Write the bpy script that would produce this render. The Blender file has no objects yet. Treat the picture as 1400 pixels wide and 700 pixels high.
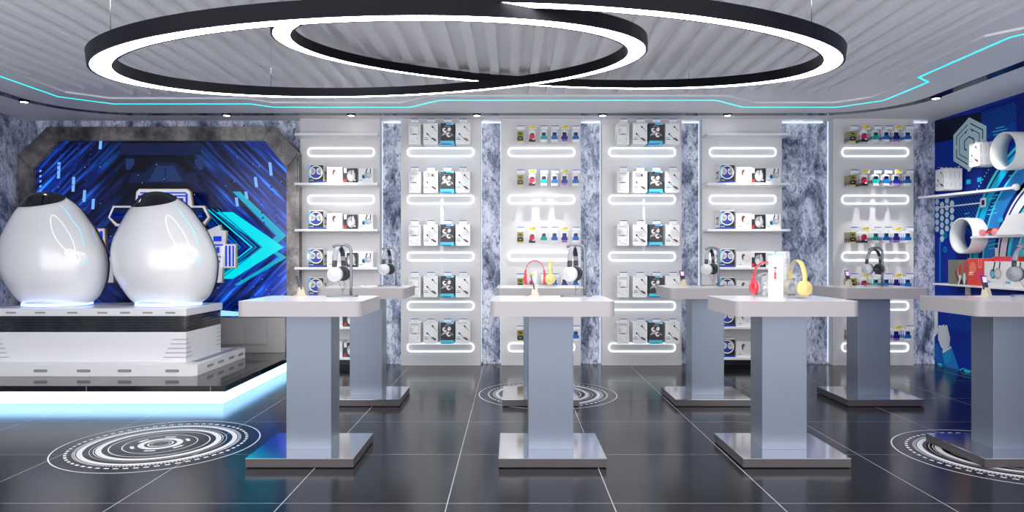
import bpy, math, random
from mathutils import Matrix, Vector
random.seed(4)
F = 933.33; H = 1.2
S = bpy.context.scene
COL = S.collection
pi = math.pi

# ------------------------------------------------------------------ materials
MATS = {}
def principled(name):
    m = bpy.data.materials.new(name); m.use_nodes = True
    MATS[name] = m
    return m, m.node_tree.nodes, m.node_tree.links, m.node_tree.nodes['Principled BSDF']
def mat(name, col, rough=.5, metal=0., emit=None, es=0., coat=0., alpha=1., trans=0., ior=1.45, spec=.5):
    m, n, l, b = principled(name)
    b.inputs['Base Color'].default_value = (*col, 1)
    b.inputs['Roughness'].default_value = rough
    b.inputs['Metallic'].default_value = metal
    b.inputs['Coat Weight'].default_value = coat
    b.inputs['Coat Roughness'].default_value = .04
    b.inputs['Transmission Weight'].default_value = trans
    b.inputs['IOR'].default_value = ior
    b.inputs['Specular IOR Level'].default_value = spec
    b.inputs['Alpha'].default_value = alpha
    if emit:
        b.inputs['Emission Color'].default_value = (*emit, 1)
        b.inputs['Emission Strength'].default_value = es
    return m
def noise_bump(m, scale=40, strength=.05, var=None):
    n, l = m.node_tree.nodes, m.node_tree.links; b = n['Principled BSDF']
    tc = n.new('ShaderNodeTexCoord'); t = n.new('ShaderNodeTexNoise'); t.inputs['Scale'].default_value = scale
    l.new(tc.outputs['Object'], t.inputs['Vector'])
    bp = n.new('ShaderNodeBump'); bp.inputs['Strength'].default_value = strength; bp.inputs['Distance'].default_value = .01
    l.new(t.outputs['Fac'], bp.inputs['Height']); l.new(bp.outputs['Normal'], b.inputs['Normal'])
    if var:
        r = n.new('ShaderNodeMapRange'); r.inputs['To Min'].default_value = var[0]; r.inputs['To Max'].default_value = var[1]
        l.new(t.outputs['Fac'], r.inputs['Value']); l.new(r.outputs['Result'], b.inputs['Roughness'])
    return m

def ramp(n, stops):
    r = n.new('ShaderNodeValToRGB'); e = r.color_ramp.elements
    while len(e) < len(stops): e.new(.5)
    for el, (p, c) in zip(e, stops): el.position = p; el.color = (*c, 1)
    return r
# marbled blue grey stone
def stone_mat(name, dark, mid, light):
    m, n, l, b = principled(name)
    g = n.new('ShaderNodeNewGeometry'); mp = n.new('ShaderNodeMapping'); mp.inputs['Scale'].default_value = (1, 1, .55)
    l.new(g.outputs['Position'], mp.inputs['Vector'])
    a = n.new('ShaderNodeTexNoise'); a.inputs['Scale'].default_value = 4.2; a.inputs['Detail'].default_value = 9; a.inputs['Roughness'].default_value = .72; a.inputs['Distortion'].default_value = .5
    c = n.new('ShaderNodeTexNoise'); c.inputs['Scale'].default_value = 22; c.inputs['Detail'].default_value = 6; c.inputs['Roughness'].default_value = .75; c.inputs['Distortion'].default_value = 1.2
    l.new(mp.outputs[0], a.inputs['Vector']); l.new(mp.outputs[0], c.inputs['Vector'])
    r1 = ramp(n, [(.37, dark), (.46, mid), (.56, light)]); r2 = ramp(n, [(.38, (.08, .09, .14)), (.46, (.6, .63, .7)), (.53, (1, 1, 1))])
    l.new(a.outputs['Fac'], r1.inputs[0]); l.new(c.outputs['Fac'], r2.inputs[0])
    mx = n.new('ShaderNodeMix'); mx.data_type = 'RGBA'; mx.blend_type = 'MULTIPLY'; mx.inputs[0].default_value = .85
    l.new(r1.outputs[0], mx.inputs[6]); l.new(r2.outputs[0], mx.inputs[7]); l.new(mx.outputs[2], b.inputs['Base Color'])
    b.inputs['Roughness'].default_value = .5
    bp = n.new('ShaderNodeBump'); bp.inputs['Strength'].default_value = .3; bp.inputs['Distance'].default_value = .01
    l.new(c.outputs['Fac'], bp.inputs['Height']); l.new(bp.outputs[0], b.inputs['Normal'])
    return m
stone = stone_mat('stone', (.06, .08, .14), (.36, .42, .56), (.80, .85, .96))
# grid of thin joints: lines(axis 0/1, phase, spacing, half width)
def tile_mat(name, base, joint, rough, lines):
    m, n, l, b = principled(name)
    g = n.new('ShaderNodeNewGeometry'); sp = n.new('ShaderNodeSeparateXYZ'); l.new(g.outputs['Position'], sp.inputs[0])
    prev = None
    for ax, ph, d, w in lines:
        s = n.new('ShaderNodeMath'); s.operation = 'SUBTRACT'; s.inputs[1].default_value = ph; l.new(sp.outputs[ax], s.inputs[0])
        p = n.new('ShaderNodeMath'); p.operation = 'PINGPONG'; p.inputs[1].default_value = d/2; l.new(s.outputs[0], p.inputs[0])
        c = n.new('ShaderNodeMath'); c.operation = 'LESS_THAN'; c.inputs[1].default_value = w; l.new(p.outputs[0], c.inputs[0])
        if prev:
            q = n.new('ShaderNodeMath'); q.operation = 'MAXIMUM'; l.new(prev.outputs[0], q.inputs[0]); l.new(c.outputs[0], q.inputs[1]); prev = q
        else: prev = c
    t = n.new('ShaderNodeTexNoise'); t.inputs['Scale'].default_value = 3.5; t.inputs['Detail'].default_value = 6
    l.new(g.outputs['Position'], t.inputs['Vector'])
    r = ramp(n, [(.35, tuple(v*.75 for v in base)), (.65, tuple(v*1.3 for v in base))]); l.new(t.outputs['Fac'], r.inputs[0])
    mx = n.new('ShaderNodeMix'); mx.data_type = 'RGBA'; l.new(prev.outputs[0], mx.inputs[0]); l.new(r.outputs[0], mx.inputs[6]); mx.inputs[7].default_value = (*joint, 1)
    l.new(mx.outputs[2], b.inputs['Base Color'])
    rr = n.new('ShaderNodeMapRange'); rr.inputs['To Min'].default_value = rough*.8; rr.inputs['To Max'].default_value = rough*1.25
    l.new(t.outputs['Fac'], rr.inputs['Value']); l.new(rr.outputs[0], b.inputs['Roughness'])
    return m
floor_m = tile_mat('dark_tiles', (.009, .0085, .011), (.42, .42, .46), .17, [(0, -.3137, .802, .0024), (1, 3.313, .815, .0016)])
floor_m.node_tree.nodes['Principled BSDF'].inputs['Specular IOR Level'].default_value = .33
deck_m = tile_mat('black_deck', (.008, .008, .01), (.25, .25, .28), .09, [(0, -3.43, 1.0, .003), (1, 5.35, .9, .002)])
# perforated white board
def board_mat():
    m, n, l, b = principled('white_board')
    g = n.new('ShaderNodeNewGeometry'); mp = n.new('ShaderNodeMapping'); mp.inputs['Scale'].default_value = (38, 38, 38); l.new(g.outputs['Position'], mp.inputs[0])
    sp = n.new('ShaderNodeSeparateXYZ'); l.new(mp.outputs[0], sp.inputs[0])
    o = []
    for k in (0, 2):
        f = n.new('ShaderNodeMath'); f.operation = 'FRACT'; l.new(sp.outputs[k], f.inputs[0])
        s = n.new('ShaderNodeMath'); s.operation = 'GREATER_THAN'; s.inputs[1].default_value = .8; l.new(f.outputs[0], s.inputs[0]); o.append(s)
    a = n.new('ShaderNodeMath'); a.operation = 'MAXIMUM'; l.new(o[0].outputs[0], a.inputs[0]); l.new(o[1].outputs[0], a.inputs[1])
    mx = n.new('ShaderNodeMix'); mx.data_type = 'RGBA'; mx.inputs[6].default_value = (.68, .67, .675, 1); mx.inputs[7].default_value = (.655, .645, .655, 1)
    l.new(a.outputs[0], mx.inputs[0]); l.new(mx.outputs[2], b.inputs['Base Color']); b.inputs['Roughness'].default_value = .42
    return m
board_m = board_mat()
mat('white_paint', (.86, .85, .87), .5)
mat('slat_paint', (.82, .82, .85), .5)
noise_bump(mat('side_wall', (.30, .31, .34), .6), 12, .1)
mat('black_slot', (.012, .012, .016), .12)
mat('black_gloss', (.008, .008, .01), .08, coat=.5)
mat('ring_black', (.006, .006, .009), .4, spec=.08)
mat('ring_light', (1, 1, 1), .5, emit=(1, 1, 1), es=11)
mat('cyan_led', (.0, .8, .9), .4, emit=(.02, .82, .9), es=.75)
mat('spot_glow', (1, 1, 1), .5, emit=(1, 1, 1), es=12)
mat('loop_led', (1, 1, 1), .4, emit=(.88, .96, 1), es=.58)
mat('wash_led', (1, 1, 1), .4, emit=(.70, .82, 1), es=.34)
mat('fascia_led', (1, 1, 1), .4, emit=(.28, .60, 1), es=2.3)
mat('top_white', (.80, .80, .83), .22, coat=.3)
mat('edge_grey', (.36, .34, .345), .32)
noise_bump(mat('column_steel', (.20, .235, .29), .34, .6), 60, .02)
mat('mirror_steel', (.80, .80, .83), .10, 1.)
mat('mirror_edge', (.12, .11, .115), .3, .6)
mat('pod_white', (.95, .95, .955), .2, .05, coat=.8).node_tree.nodes['Principled BSDF'].inputs['Coat Roughness'].default_value = .12
mat('pod_grey', (.45, .46, .5), .2, coat=.5)
mat('pod_line', (1, 1, 1), .3, emit=(1, 1, 1), es=.25)
mat('pod_cyan', (.2, .75, .95), .3, emit=(.1, .7, 1), es=.5)
mat('pod_ring', (.3, .45, 1), .4, emit=(.25, .4, 1), es=1.6)
mat('body_white', (.86, .86, .865), .25, coat=.2)
mat('slot_grey', (.30, .30, .31), .4)
mat('perf_violet', (.25, .25, .36), .5)
mat('card_white', (.84, .835, .83), .35)
mat('card_cream', (.80, .78, .73), .35)
mat('card_grey', (.62, .62, .63), .4)  # light grey for print, pack seams and plastic parts
mat('ink_black', (.012, .012, .016), .3)
mat('ink_dark', (.03, .032, .038), .35)
mat('ink_blue', (.01, .05, .42), .3)
mat('ink_sky', (.12, .50, .80), .3)
mat('ink_tag', (.03, .10, .38), .3)
mat('ink_grey', (.42, .42, .44), .4)
mat('ink_red', (.65, .03, .02), .3)
mat('ink_brown', (.16, .06, .04), .35)
mat('yellow', (.75, .62, .0), .35)
mat('olive', (.26, .23, .03), .35)
mat('pink', (.55, .01, .06), .3)
mat('teal', (.0, .33, .32), .3)
mat('azure', (.0, .12, .48), .3)
mat('indigo', (.005, .012, .28), .3)
mat('lilac', (.30, .14, .48), .35)
mat('cyan_print', (.05, .62, .75), .3)
mat('hp_white', (.50, .50, .52), .22, coat=.3)
mat('hp_dark', (.03, .033, .04), .35)
mat('hp_grey', (.28, .29, .32), .3)
mat('hp_red', (.78, .03, .05), .15, coat=.5)
mat('hp_yellow', (.62, .53, .20), .3)
mat('hp_cream', (.82, .78, .55), .3)
mat('chrome', (.75, .76, .78), .15, 1.)
mat('stand_metal', (.22, .24, .27), .3, .5)
mat('dock_beige', (.60, .54, .43), .4)
mat('player_dark', (.05, .05, .07), .2)
mat('player_screen', (.6, .35, .65), .2, emit=(.75, .45, .75), es=.5)
mat('clear_acrylic', (1, 1, 1), .04, alpha=.22, spec=.7)
mat('toy_red', (.75, .03, .03), .2, coat=.4)
mat('toy_pink', (.80, .28, .28), .3)
mat('box_red', (.80, .05, .03), .3)
mat('box_orange', (.90, .22, .12), .3)
mat('box_pink', (.80, .02, .18), .3)
mat('box_olive', (.20, .20, .15), .35)
mat('mural_navy', (.0, .012, .20), .5, spec=.2)
mat('mural_blue', (.0, .03, .38), .5, spec=.2)
mat('mural_deep', (.0, .004, .03), .5, spec=.2)
mat('mural_stripe', (.0, .10, .48), .5, spec=.2)
mat('mural_cyan', (.0, .45, .72), .5, spec=.2)
mat('mural_aqua', (.05, .72, .80), .5, spec=.2)
mat('mural_pale', (.55, .76, .78), .5, spec=.2)
mat('mural_white', (.80, .83, .86), .5, spec=.2)
mat('mural_mid', (.02, .22, .62), .5, spec=.2)
mat('decal_white', (.80, .80, .82), .35)
mat('gold_edge', (.70, .48, .22), .3, .4)
mat('sign_white', (.85, .85, .86), .3, emit=(.9, .9, 1), es=.12)
mat('sign_blue', (.01, .03, .45), .3, emit=(.01, .05, .7), es=.35)
mat('sign_navy', (.0, .01, .10), .3)

def metal_frame():
    m, n, l, b = principled('aged_metal')
    g = n.new('ShaderNodeNewGeometry'); t = n.new('ShaderNodeTexNoise'); t.inputs['Scale'].default_value = 3; t.inputs['Detail'].default_value = 8; t.inputs['Roughness'].default_value = .7
    l.new(g.outputs['Position'], t.inputs['Vector'])
    r = ramp(n, [(.36, (.05, .045, .05)), (.5, (.16, .15, .15)), (.64, (.36, .32, .29))]); l.new(t.outputs['Fac'], r.inputs[0]); l.new(r.outputs[0], b.inputs['Base Color'])
    b.inputs['Metallic'].default_value = .55; b.inputs['Roughness'].default_value = .3
    return m
metal_frame()
noise_bump(mat('pale_metal', (.40, .38, .37), .35, .3), 8, .15)
def em(name, col, s):
    mat(name, (0, 0, 0), .25, emit=col, es=s*.62)
em('scr_cyan', (.0, .66, .75), 1.05); em('scr_cyan2', (.0, .40, .62), .9); em('scr_teal', (.0, .25, .5), .8)
em('scr_light', (.18, .42, 1.0), 1.0); em('scr_dot', (.005, .02, .22), .9); em('scr_machine', (.004, .009, .05), .9); em('scr_machine2', (.012, .03, .12), .9)
em('scr_glow', (.35, .75, 1.), 1.0)
def screen_bg():
    m, n, l, b = principled('screen_picture')
    g = n.new('ShaderNodeNewGeometry'); sp0 = n.new('ShaderNodeSeparateXYZ'); l.new(g.outputs['Position'], sp0.inputs[0])
    def M_(op, a_, b_=None):
        q = n.new('ShaderNodeMath'); q.operation = op
        for i_, v_ in enumerate((a_, b_)):
            if v_ is None: continue
            if isinstance(v_, (int, float)): q.inputs[i_].default_value = v_
            else: l.new(v_, q.inputs[i_])
        return q.outputs[0]
    ax = M_('ABSOLUTE', M_('ADD', sp0.outputs[0], 3.85)); az = M_('ABSOLUTE', M_('SUBTRACT', sp0.outputs[2], 1.3))
    cm = n.new('ShaderNodeCombineXYZ'); l.new(M_('MULTIPLY', M_('ADD', ax, az), 11.), cm.inputs[0]); l.new(M_('MULTIPLY', M_('SUBTRACT', ax, az), .8), cm.inputs[1])
    t = n.new('ShaderNodeTexNoise'); t.inputs['Scale'].default_value = 1.3; t.inputs['Detail'].default_value = 4; l.new(cm.outputs[0], t.inputs['Vector'])
    r = ramp(n, [(.40, (.0, .001, .015)), (.55, (.002, .015, .16)), (.68, (.01, .10, .60)), (.82, (.0, .40, .85))]); l.new(t.outputs['Fac'], r.inputs[0])
    # darker middle of the picture
    sp = n.new('ShaderNodeSeparateXYZ'); l.new(g.outputs['Position'], sp.inputs[0])
    a = n.new('ShaderNodeMath'); a.operation = 'ADD'; a.inputs[1].default_value = 3.85; l.new(sp.outputs[0], a.inputs[0])
    c = n.new('ShaderNodeMath'); c.operation = 'ABSOLUTE'; l.new(a.outputs[0], c.inputs[0])
    mr = n.new('ShaderNodeMapRange'); mr.inputs['From Min'].default_value = .35; mr.inputs['From Max'].default_value = 1.2; mr.inputs['To Min'].default_value = .05; mr.inputs['To Max'].default_value = 1.25
    l.new(c.outputs[0], mr.inputs[0])
    zz = n.new('ShaderNodeMapRange'); zz.inputs['From Min'].default_value = 2.3; zz.inputs['From Max'].default_value = .6; zz.inputs['To Min'].default_value = .7; zz.inputs['To Max'].default_value = 1.7
    l.new(sp.outputs[2], zz.inputs[0])
    mu = n.new('ShaderNodeMath'); mu.operation = 'MULTIPLY'; l.new(mr.outputs[0], mu.inputs[0]); l.new(zz.outputs[0], mu.inputs[1])
    l.new(r.outputs[0], b.inputs['Emission Color']); l.new(mu.outputs[0], b.inputs['Emission Strength'])
    b.inputs['Base Color'].default_value = (0, 0, 0, 1); b.inputs['Roughness'].default_value = .2
screen_bg()

# ------------------------------------------------------------------ mesh kit
class MB:
    def __init__(s): s.v = []; s.f = []; s.m = []; s.sm = []; s.names = []
    def mi(s, name):
        if name not in s.names: s.names.append(name)
        return s.names.index(name)
    def add(s, verts, faces, m, smooth=False, M=None):
        o = len(s.v); k = s.mi(m)
        for p in verts:
            p = Vector(p)
            if M is not None: p = M @ p
            s.v.append(tuple(p))
        for f in faces: s.f.append([i+o for i in f]); s.m.append(k); s.sm.append(smooth)
        return s
    def box(s, x0, x1, y0, y1, z0, z1, m, M=None):
        v = [(x, y, z) for x in (x0, x1) for y in (y0, y1) for z in (z0, z1)]
        return s.add(v, [(0, 1, 3, 2), (4, 6, 7, 5), (0, 4, 5, 1), (2, 3, 7, 6), (0, 2, 6, 4), (1, 5, 7, 3)], m, False, M)
    def prism(s, pts, a0, a1, axis, m, M=None, mtop=None, mbot=None):
        # polygon pts extruded along axis ('x': pts are (y,z), 'y': (x,z), 'z': (x,y))
        P = {'x': lambda p, a: (a, p[0], p[1]), 'y': lambda p, a: (p[0], a, p[1]), 'z': lambda p, a: (p[0], p[1], a)}[axis]
        n = len(pts); v = [P(p, a0) for p in pts]+[P(p, a1) for p in pts]
        s.add(v, [(i, (i+1) % n, n+(i+1) % n, n+i) for i in range(n)], m, False, M)
        s.add([P(p, a0) for p in pts], [list(range(n))[::-1]], mbot or m, False, M); s.add([P(p, a1) for p in pts], [list(range(n))], mtop or m, False, M)
        return s
    def lathe(s, prof, m, M=None, seg=32, smooth=True):
        v = []; n = len(prof)
        for k in range(seg):
            a = 2*pi*k/seg
            for r, z in prof: v.append((r*math.cos(a), r*math.sin(a), z))
        f = [(k*n+i, ((k+1) % seg)*n+i, ((k+1) % seg)*n+i+1, k*n+i+1) for k in range(seg) for i in range(n-1)]
        return s.add(v, f, m, smooth, M)
    def sweep(s, path, rx, rz, m, closed=False, seg=8, M=None, up=(0, 0, 1), smooth=True, off=0.):
        # section: ellipse rx (sideways) by rz (along up), seg==4 -> rectangle
        P = [Vector(p) for p in path]; n = len(P); v = []; up = Vector(up)
        for i in range(n):
            a = P[(i-1) % n] if closed or i > 0 else P[i]; b = P[(i+1) % n] if closed or i < n-1 else P[i]
            t = (b-a).normalized(); sd = t.cross(up)
            if sd.length < 1e-4: sd = t.cross(Vector((1, 0, 0)) if abs(t.x) < .9 else Vector((0, 1, 0)))
            sd.normalize(); w = sd.cross(t).normalized()
            if seg == 4: pts = [(-1, -1), (1, -1), (1, 1), (-1, 1)]
            else: pts = [(math.cos(2*pi*k/seg), math.sin(2*pi*k/seg)) for k in range(seg)]
            for c, d in pts: v.append(P[i]+sd*(c*rx)+w*(d*rz))
        m_ = n if closed else n-1
        f = [(i*seg+k, i*seg+(k+1) % seg, ((i+1) % n)*seg+(k+1) % seg, ((i+1) % n)*seg+k) for i in range(m_) for k in range(seg)]
        if not closed: f += [list(range(seg))[::-1], [(n-1)*seg+k for k in range(seg)]]
        return s.add(v, f, m, smooth and seg != 4, M)
    def flat(s, pts, fr, m, lvl=1, e=.0006):
        o, u, w, nn = fr
        return s.add([Vector(o)+Vector(u)*a+Vector(w)*b+Vector(nn)*(e*lvl) for a, b in pts], [list(range(len(pts)))], m)
    def build(s, name, parent=None, bevel=0, loc=None):
        me = bpy.data.meshes.new(name); me.from_pydata(s.v, [], s.f)
        for nme in s.names: me.materials.append(MATS[nme])
        me.polygons.foreach_set('material_index', s.m); me.polygons.foreach_set('use_smooth', s.sm)
        me.update()
        ob = bpy.data.objects.new(name, me); COL.objects.link(ob)
        if parent: ob.parent = parent
        if loc: ob.location = loc
        if bevel:
            b = ob.modifiers.new('b', 'BEVEL'); b.width = bevel; b.segments = 3; b.limit_method = 'ANGLE'; b.angle_limit = .7
        return ob
def ell(cx, cy, rx, ry=None, rot=0, n=20):
    ry = rx if ry is None else ry; c, d = math.cos(rot), math.sin(rot)
    return [(cx+rx*math.cos(2*pi*k/n)*c-ry*math.sin(2*pi*k/n)*d, cy+rx*math.cos(2*pi*k/n)*d+ry*math.sin(2*pi*k/n)*c) for k in range(n)]
def rc(x0, y0, x1, y1): return [(x0, y0), (x1, y0), (x1, y1), (x0, y1)]
def seg2(x0, y0, x1, y1, w):
    dx, dy = x1-x0, y1-y0; L = math.hypot(dx, dy) or 1; a, b = -dy/L*w/2, dx/L*w/2
    return [(x0+a, y0+b), (x0-a, y0-b), (x1-a, y1-b), (x1+a, y1+b)]
def roundrect(x0, y0, x1, y1, r, n=8):
    out = []
    for cx, cy, a in ((x1-r, y1-r, 0), (x0+r, y1-r, pi/2), (x0+r, y0+r, pi), (x1-r, y0+r, 1.5*pi)):
        out += [(cx+r*math.cos(a+pi/2*k/n), cy+r*math.sin(a+pi/2*k/n)) for k in range(n+1)]
    return out
def band(cx, cy, r0, r1, a0=0, a1=2*pi, n=48):
    # list of quads of an annulus sector
    q = []
    for k in range(n):
        a = a0+(a1-a0)*k/n; b = a0+(a1-a0)*(k+1)/n
        q.append([(cx+r0*math.cos(a), cy+r0*math.sin(a)), (cx+r1*math.cos(a), cy+r1*math.sin(a)), (cx+r1*math.cos(b), cy+r1*math.sin(b)), (cx+r0*math.cos(b), cy+r0*math.sin(b))])
    return q
def thing(name, label, cat, loc=(0, 0, 0), rz=0, group=None):
    o = bpy.data.objects.new(name, None); COL.objects.link(o); o.location = loc; o.rotation_euler = (0, 0, rz)
    o.empty_display_size = .05
    return tag(o, label, cat, group)
def tag(o, label, cat, group=None):
    o['label'] = label; o['category'] = cat
    if group: o['group'] = group
    return o
def struct(o): o['kind'] = 'structure'; return o
def dup(root, loc, label, rz=None, group=None):
    r = root.copy(); COL.objects.link(r); r.location = loc; r['label'] = label
    if rz is not None: r.rotation_euler = (0, 0, rz)
    if group: r['group'] = group
    for ch in root.children:
        c = ch.copy(); COL.objects.link(c); c.parent = r
        for g in ch.children:
            d = g.copy(); COL.objects.link(d); d.parent = c
    return r
def X(px, Y): return (px-700)*Y/F
def Z(py, Y): return H-(py-350)*Y/F

# ------------------------------------------------------------------ camera
cam = bpy.data.cameras.new('camera'); cam.lens = 24; cam.sensor_width = 36; cam.clip_start = .05
co = bpy.data.objects.new('camera', cam); COL.objects.link(co); co.location = (0, 0, H); co.rotation_euler = (pi/2, 0, 0)
S.camera = co

# ------------------------------------------------------------------ room
XL, XR, YB, YF, ZC = -5.39, 4.71, 7.6, .9, 2.706
PF = 7.47
struct(MB().box(XL-.1, XR+.1, -.6, YB+.1, -.08, 0, 'dark_tiles').build('floor'))
struct(MB().box(XL-.1, XR+.1, YB, YB+.12, 0, ZC, 'stone').build('wall_back'))
struct(MB().box(XL-.12, XL, YF, YB, 0, ZC, 'stone').build('wall_left'))
struct(MB().box(XR, XR+.12, YF, YB, 0, ZC, 'side_wall').build('wall_right'))

# ceiling: dropped band with a stepped recess
rec = [(-4.12, 1.0), (-4.12, 6.3), (-3.85, 6.55), (-2.55, 6.55), (-2.36, 6.73), (-1.1, 6.73), (-.78, 6.44), (2.05, 6.44), (2.40, 6.73), (3.18, 6.73), (3.42, 6.5), (3.42, 5.9), (3.25, 5.74), (3.25, 4.7), (3.42, 4.5), (3.42, 1.0)]
ZR = 2.722
cb = MB()
import bmesh
def poly_with_hole(outer, inner, z, m, mb):
    bm = bmesh.new()
    def loop(pts):
        vs = [bm.verts.new((x, y, z)) for x, y in pts]
        return [bm.edges.new((vs[i], vs[(i+1) % len(vs)])) for i in range(len(vs))]
    e = loop(outer)+loop(inner)
    bmesh.ops.triangle_fill(bm, use_beauty=True, edges=e, use_dissolve=False)
    bm.verts.index_update()
    mb.add([v.co.copy() for v in bm.verts], [[v.index for v in f.verts] for f in bm.faces], m); bm.free()
poly_with_hole([(XL-.1, YF), (XR+.1, YF), (XR+.1, YB+.1), (XL-.1, YB+.1)], rec, ZC, 'white_paint', cb)
n = len(rec)
cb.add([(x, y, ZC) for x, y in rec]+[(x, y, ZR) for x, y in rec], [(i, (i+1) % n, n+(i+1) % n, n+i) for i in range(n)], 'white_paint')
cb.add([(x, y, ZR) for x, y in rec], [list(range(n))], 'white_paint')
cb.box(XL-.1, XR+.1, YF, YB+.1, ZR+.02, ZR+.14, 'white_paint')
ceil = struct(cb.build('ceiling'))
i = 0; x = -3.98
while x < 3.22:
    ye = 6.25
    if x > 3.1: ye = 4.32
    elif x > 2.98: ye = 5.62
    elif x > 2.85: ye = 6.17
    if x < -3.9: ye = 5.6
    elif x < -3.6: ye = 6.05
    MB().box(x-.034, x+.034, 1.1, ye, 2.676, ZR+.005, 'slat_paint').build('slat', ceil)
    x += .16

def slotpath(pts, w, z, m, name):
    pass
# recessed black lighting track following the ceiling edge
tp = [(-4.73, YF+.3), (-4.73, 6.45)]
for k in range(1, 13): a = pi-pi/2*k/12; tp.append((-3.93+.8*math.cos(a), 6.45+.8*math.sin(a)))
tp += [(-2, 7.255), (0, 7.255), (2, 7.255)]
for k in range(0, 13): a = pi/2-pi/2*k/12; tp.append((3.2+.8*math.cos(a), 6.455+.8*math.sin(a)))
tp += [(4.0, YF+.3)]
def ribbon(path, w, z0, z1, m):
    mb = MB(); L = []; R = []
    for i, p in enumerate(path):
        a = Vector(path[max(0, i-1)]); b = Vector(path[min(len(path)-1, i+1)]); p = Vector(p)
        d1 = (p-a).normalized() if i > 0 else (b-p).normalized(); d2 = (b-p).normalized() if i < len(path)-1 else d1
        n1 = Vector((-d1.y, d1.x)); n2 = Vector((-d2.y, d2.x)); nn = (n1+n2).normalized(); sc = 1/max(.4, nn.dot(n1))
        L.append(p+nn*w/2*sc); R.append(p-nn*w/2*sc)
    n = len(path); v = [(*p, z0) for p in L]+[(*p, z0) for p in R]+[(*p, z1) for p in L]+[(*p, z1) for p in R]
    f = []
    for i in range(n-1):
        f += [(i, i+1, n+i+1, n+i), (2*n+i, 3*n+i, 3*n+i+1, 2*n+i+1), (i, 2*n+i, 2*n+i+1, i+1), (n+i, n+i+1, 3*n+i+1, 3*n+i)]
    f += [(0, n, 3*n, 2*n), (n-1, 3*n-1, 4*n-1, 2*n-1)]
    return mb.add(v, f, m)
tag(ribbon(tp, .105, ZC-.004, ZC+.02, 'black_slot').build('lighting_track'), 'glossy black lighting track curving round the white ceiling edge', 'lighting track')
cy = [(-4.29, YF+.3), (-4.29, 6.449), (-3.947, 6.759), (-2.593, 6.759), (-2.406, 6.908), (-1.036, 6.908), (-.707, 6.60), (1.98, 6.60), (2.333, 6.908), (3.294, 6.908), (3.6, 6.6), (3.6, 5.907), (3.426, 5.75), (3.426, 4.70), (3.6, 4.45), (3.6, YF+.3)]
tag(ribbon(cy, .016, ZC-.003, ZC+.01, 'cyan_led').build('led_strip'), 'thin cyan zigzag light strip set into the white ceiling', 'light strip')

# ring pendants
def ring(name, label, c, R, a, b):
    t = thing(name, label, 'ring light', c, 0, 'overlapping ring lights')
    u = Vector((math.cos(a), 0, math.sin(a))); v = Vector((0, math.cos(b), math.sin(b))); v = (v-u*(u@v)).normalized(); w = u.cross(v)
    M = Matrix((u, v, w)).transposed().to_4x4()
    N = 160; hw = .056; hh = .062
    prof = [(R-2*hw, hh), (R, hh), (R, 0), (R-.012, 0), (R-.012, .006), (R-2*hw+.012, .006), (R-2*hw+.012, 0), (R-2*hw, 0), (R-2*hw, hh)]
    body = MB(); body.lathe(prof, 'ring_black', M, N, False); bo = body.build('housing', t)
    for p in bo.data.polygons: p.use_smooth = False
    g = MB(); g.lathe([(R-2*hw+.012, .004), (R-2*hw+.012, .001), (R-.012, .001), (R-.012, .004)], 'ring_light', M, N, False); g.build('diffuser', t)
    for k in range(4):
        an = pi/4+k*pi/2; p = M @ Vector(((R-hw)*math.cos(an), (R-hw)*math.sin(an), hh))
        top = ZR-c[2]
        MB().sweep([p, (p.x, p.y, top)], .0015, .0015, 'chrome', seg=6, up=(1, 0, 0)).build('cable', t)
    return t
def sc(p, cz0, cz): k = (cz-H)/(cz0-H); return (p[0]*k, p[1]*k, cz), p[2]*k
cA, RA = sc((-.814, 4.425, 1.663), 2.4, 2.25)
cB, RB = sc((.246, 4.206, 1.637), 2.4, 2.38)
ring('ring_light', 'black-rimmed glowing ring light hanging lower, its end nearer the egg pods', cA, RA, .054, .139)
ring('ring_light', 'black-rimmed glowing ring light hanging higher, its end nearer the mural wall', cB, RB, -.054, .151)

# track spotlights
SP = [(-4.73, 6.62), (X(310, 7.255), 7.255), (X(480, 7.255), 7.255), (X(652, 7.255), 7.255), (X(824, 7.255), 7.255), (X(995, 7.255), 7.255), (X(1280, 6.5)-.02, 6.47)]
nm = ['at the far left bend of the track', 'above the corner between pods and screen', 'above the first shelf bay', 'above the second wall bay, towards the third', 'above the fourth wall bay, at its near edge', 'above the second shelf bay', 'at the right-hand bend above the mural']
PF = 7.47
BX_ = [(410.5, 519.5, 466.5), (548, 657, 602.5), (685, 794, 740.2), (823, 932, 877.7), (960, 1069, 1015.2), (1139, 1249, 1196)]
s0 = None
for (x, y), lb in zip(SP, nm):
    t = thing('spotlight', 'small glowing round spotlight '+lb, 'spotlight', (x, y, ZC-.004), 0, 'spotlights in the ceiling track')
    if s0 is None:
        a = MB().lathe([(.034, 0), (.034, -.012), (.044, -.012), (.046, 0)], 'ring_black', None, 24).build('bezel', t)
        b = MB().lathe([(0, -.01), (.034, -.01)], 'spot_glow', None, 24).build('lens', t); s0 = (a, b)
    else:
        for q in s0: c = q.copy(); COL.objects.link(c); c.parent = t
def spot(x, y, z, tx, ty, tz, e, ang=100, blend=.6, col=(1, .98, .95), r=.02):
    L = bpy.data.lights.new('spot', 'SPOT'); L.energy = e; L.spot_size = math.radians(ang); L.spot_blend = blend; L.color = col; L.shadow_soft_size = r
    o = bpy.data.objects.new('spot_lamp', L); COL.objects.link(o); o.location = (x, y, z)
    o.rotation_euler = (Vector((tx, ty, tz))-Vector((x, y, z))).to_track_quat('-Z', 'Y').to_euler()
for p0, p1, pc in BX_: spot(X(pc, PF), 6.98, ZC-.03, X(pc, PF), 7.46, .5, 62, 46, .9)
spot(4.0, 6.45, ZC-.03, 4.65, 6.8, .9, 30, 75, .8)
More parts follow.
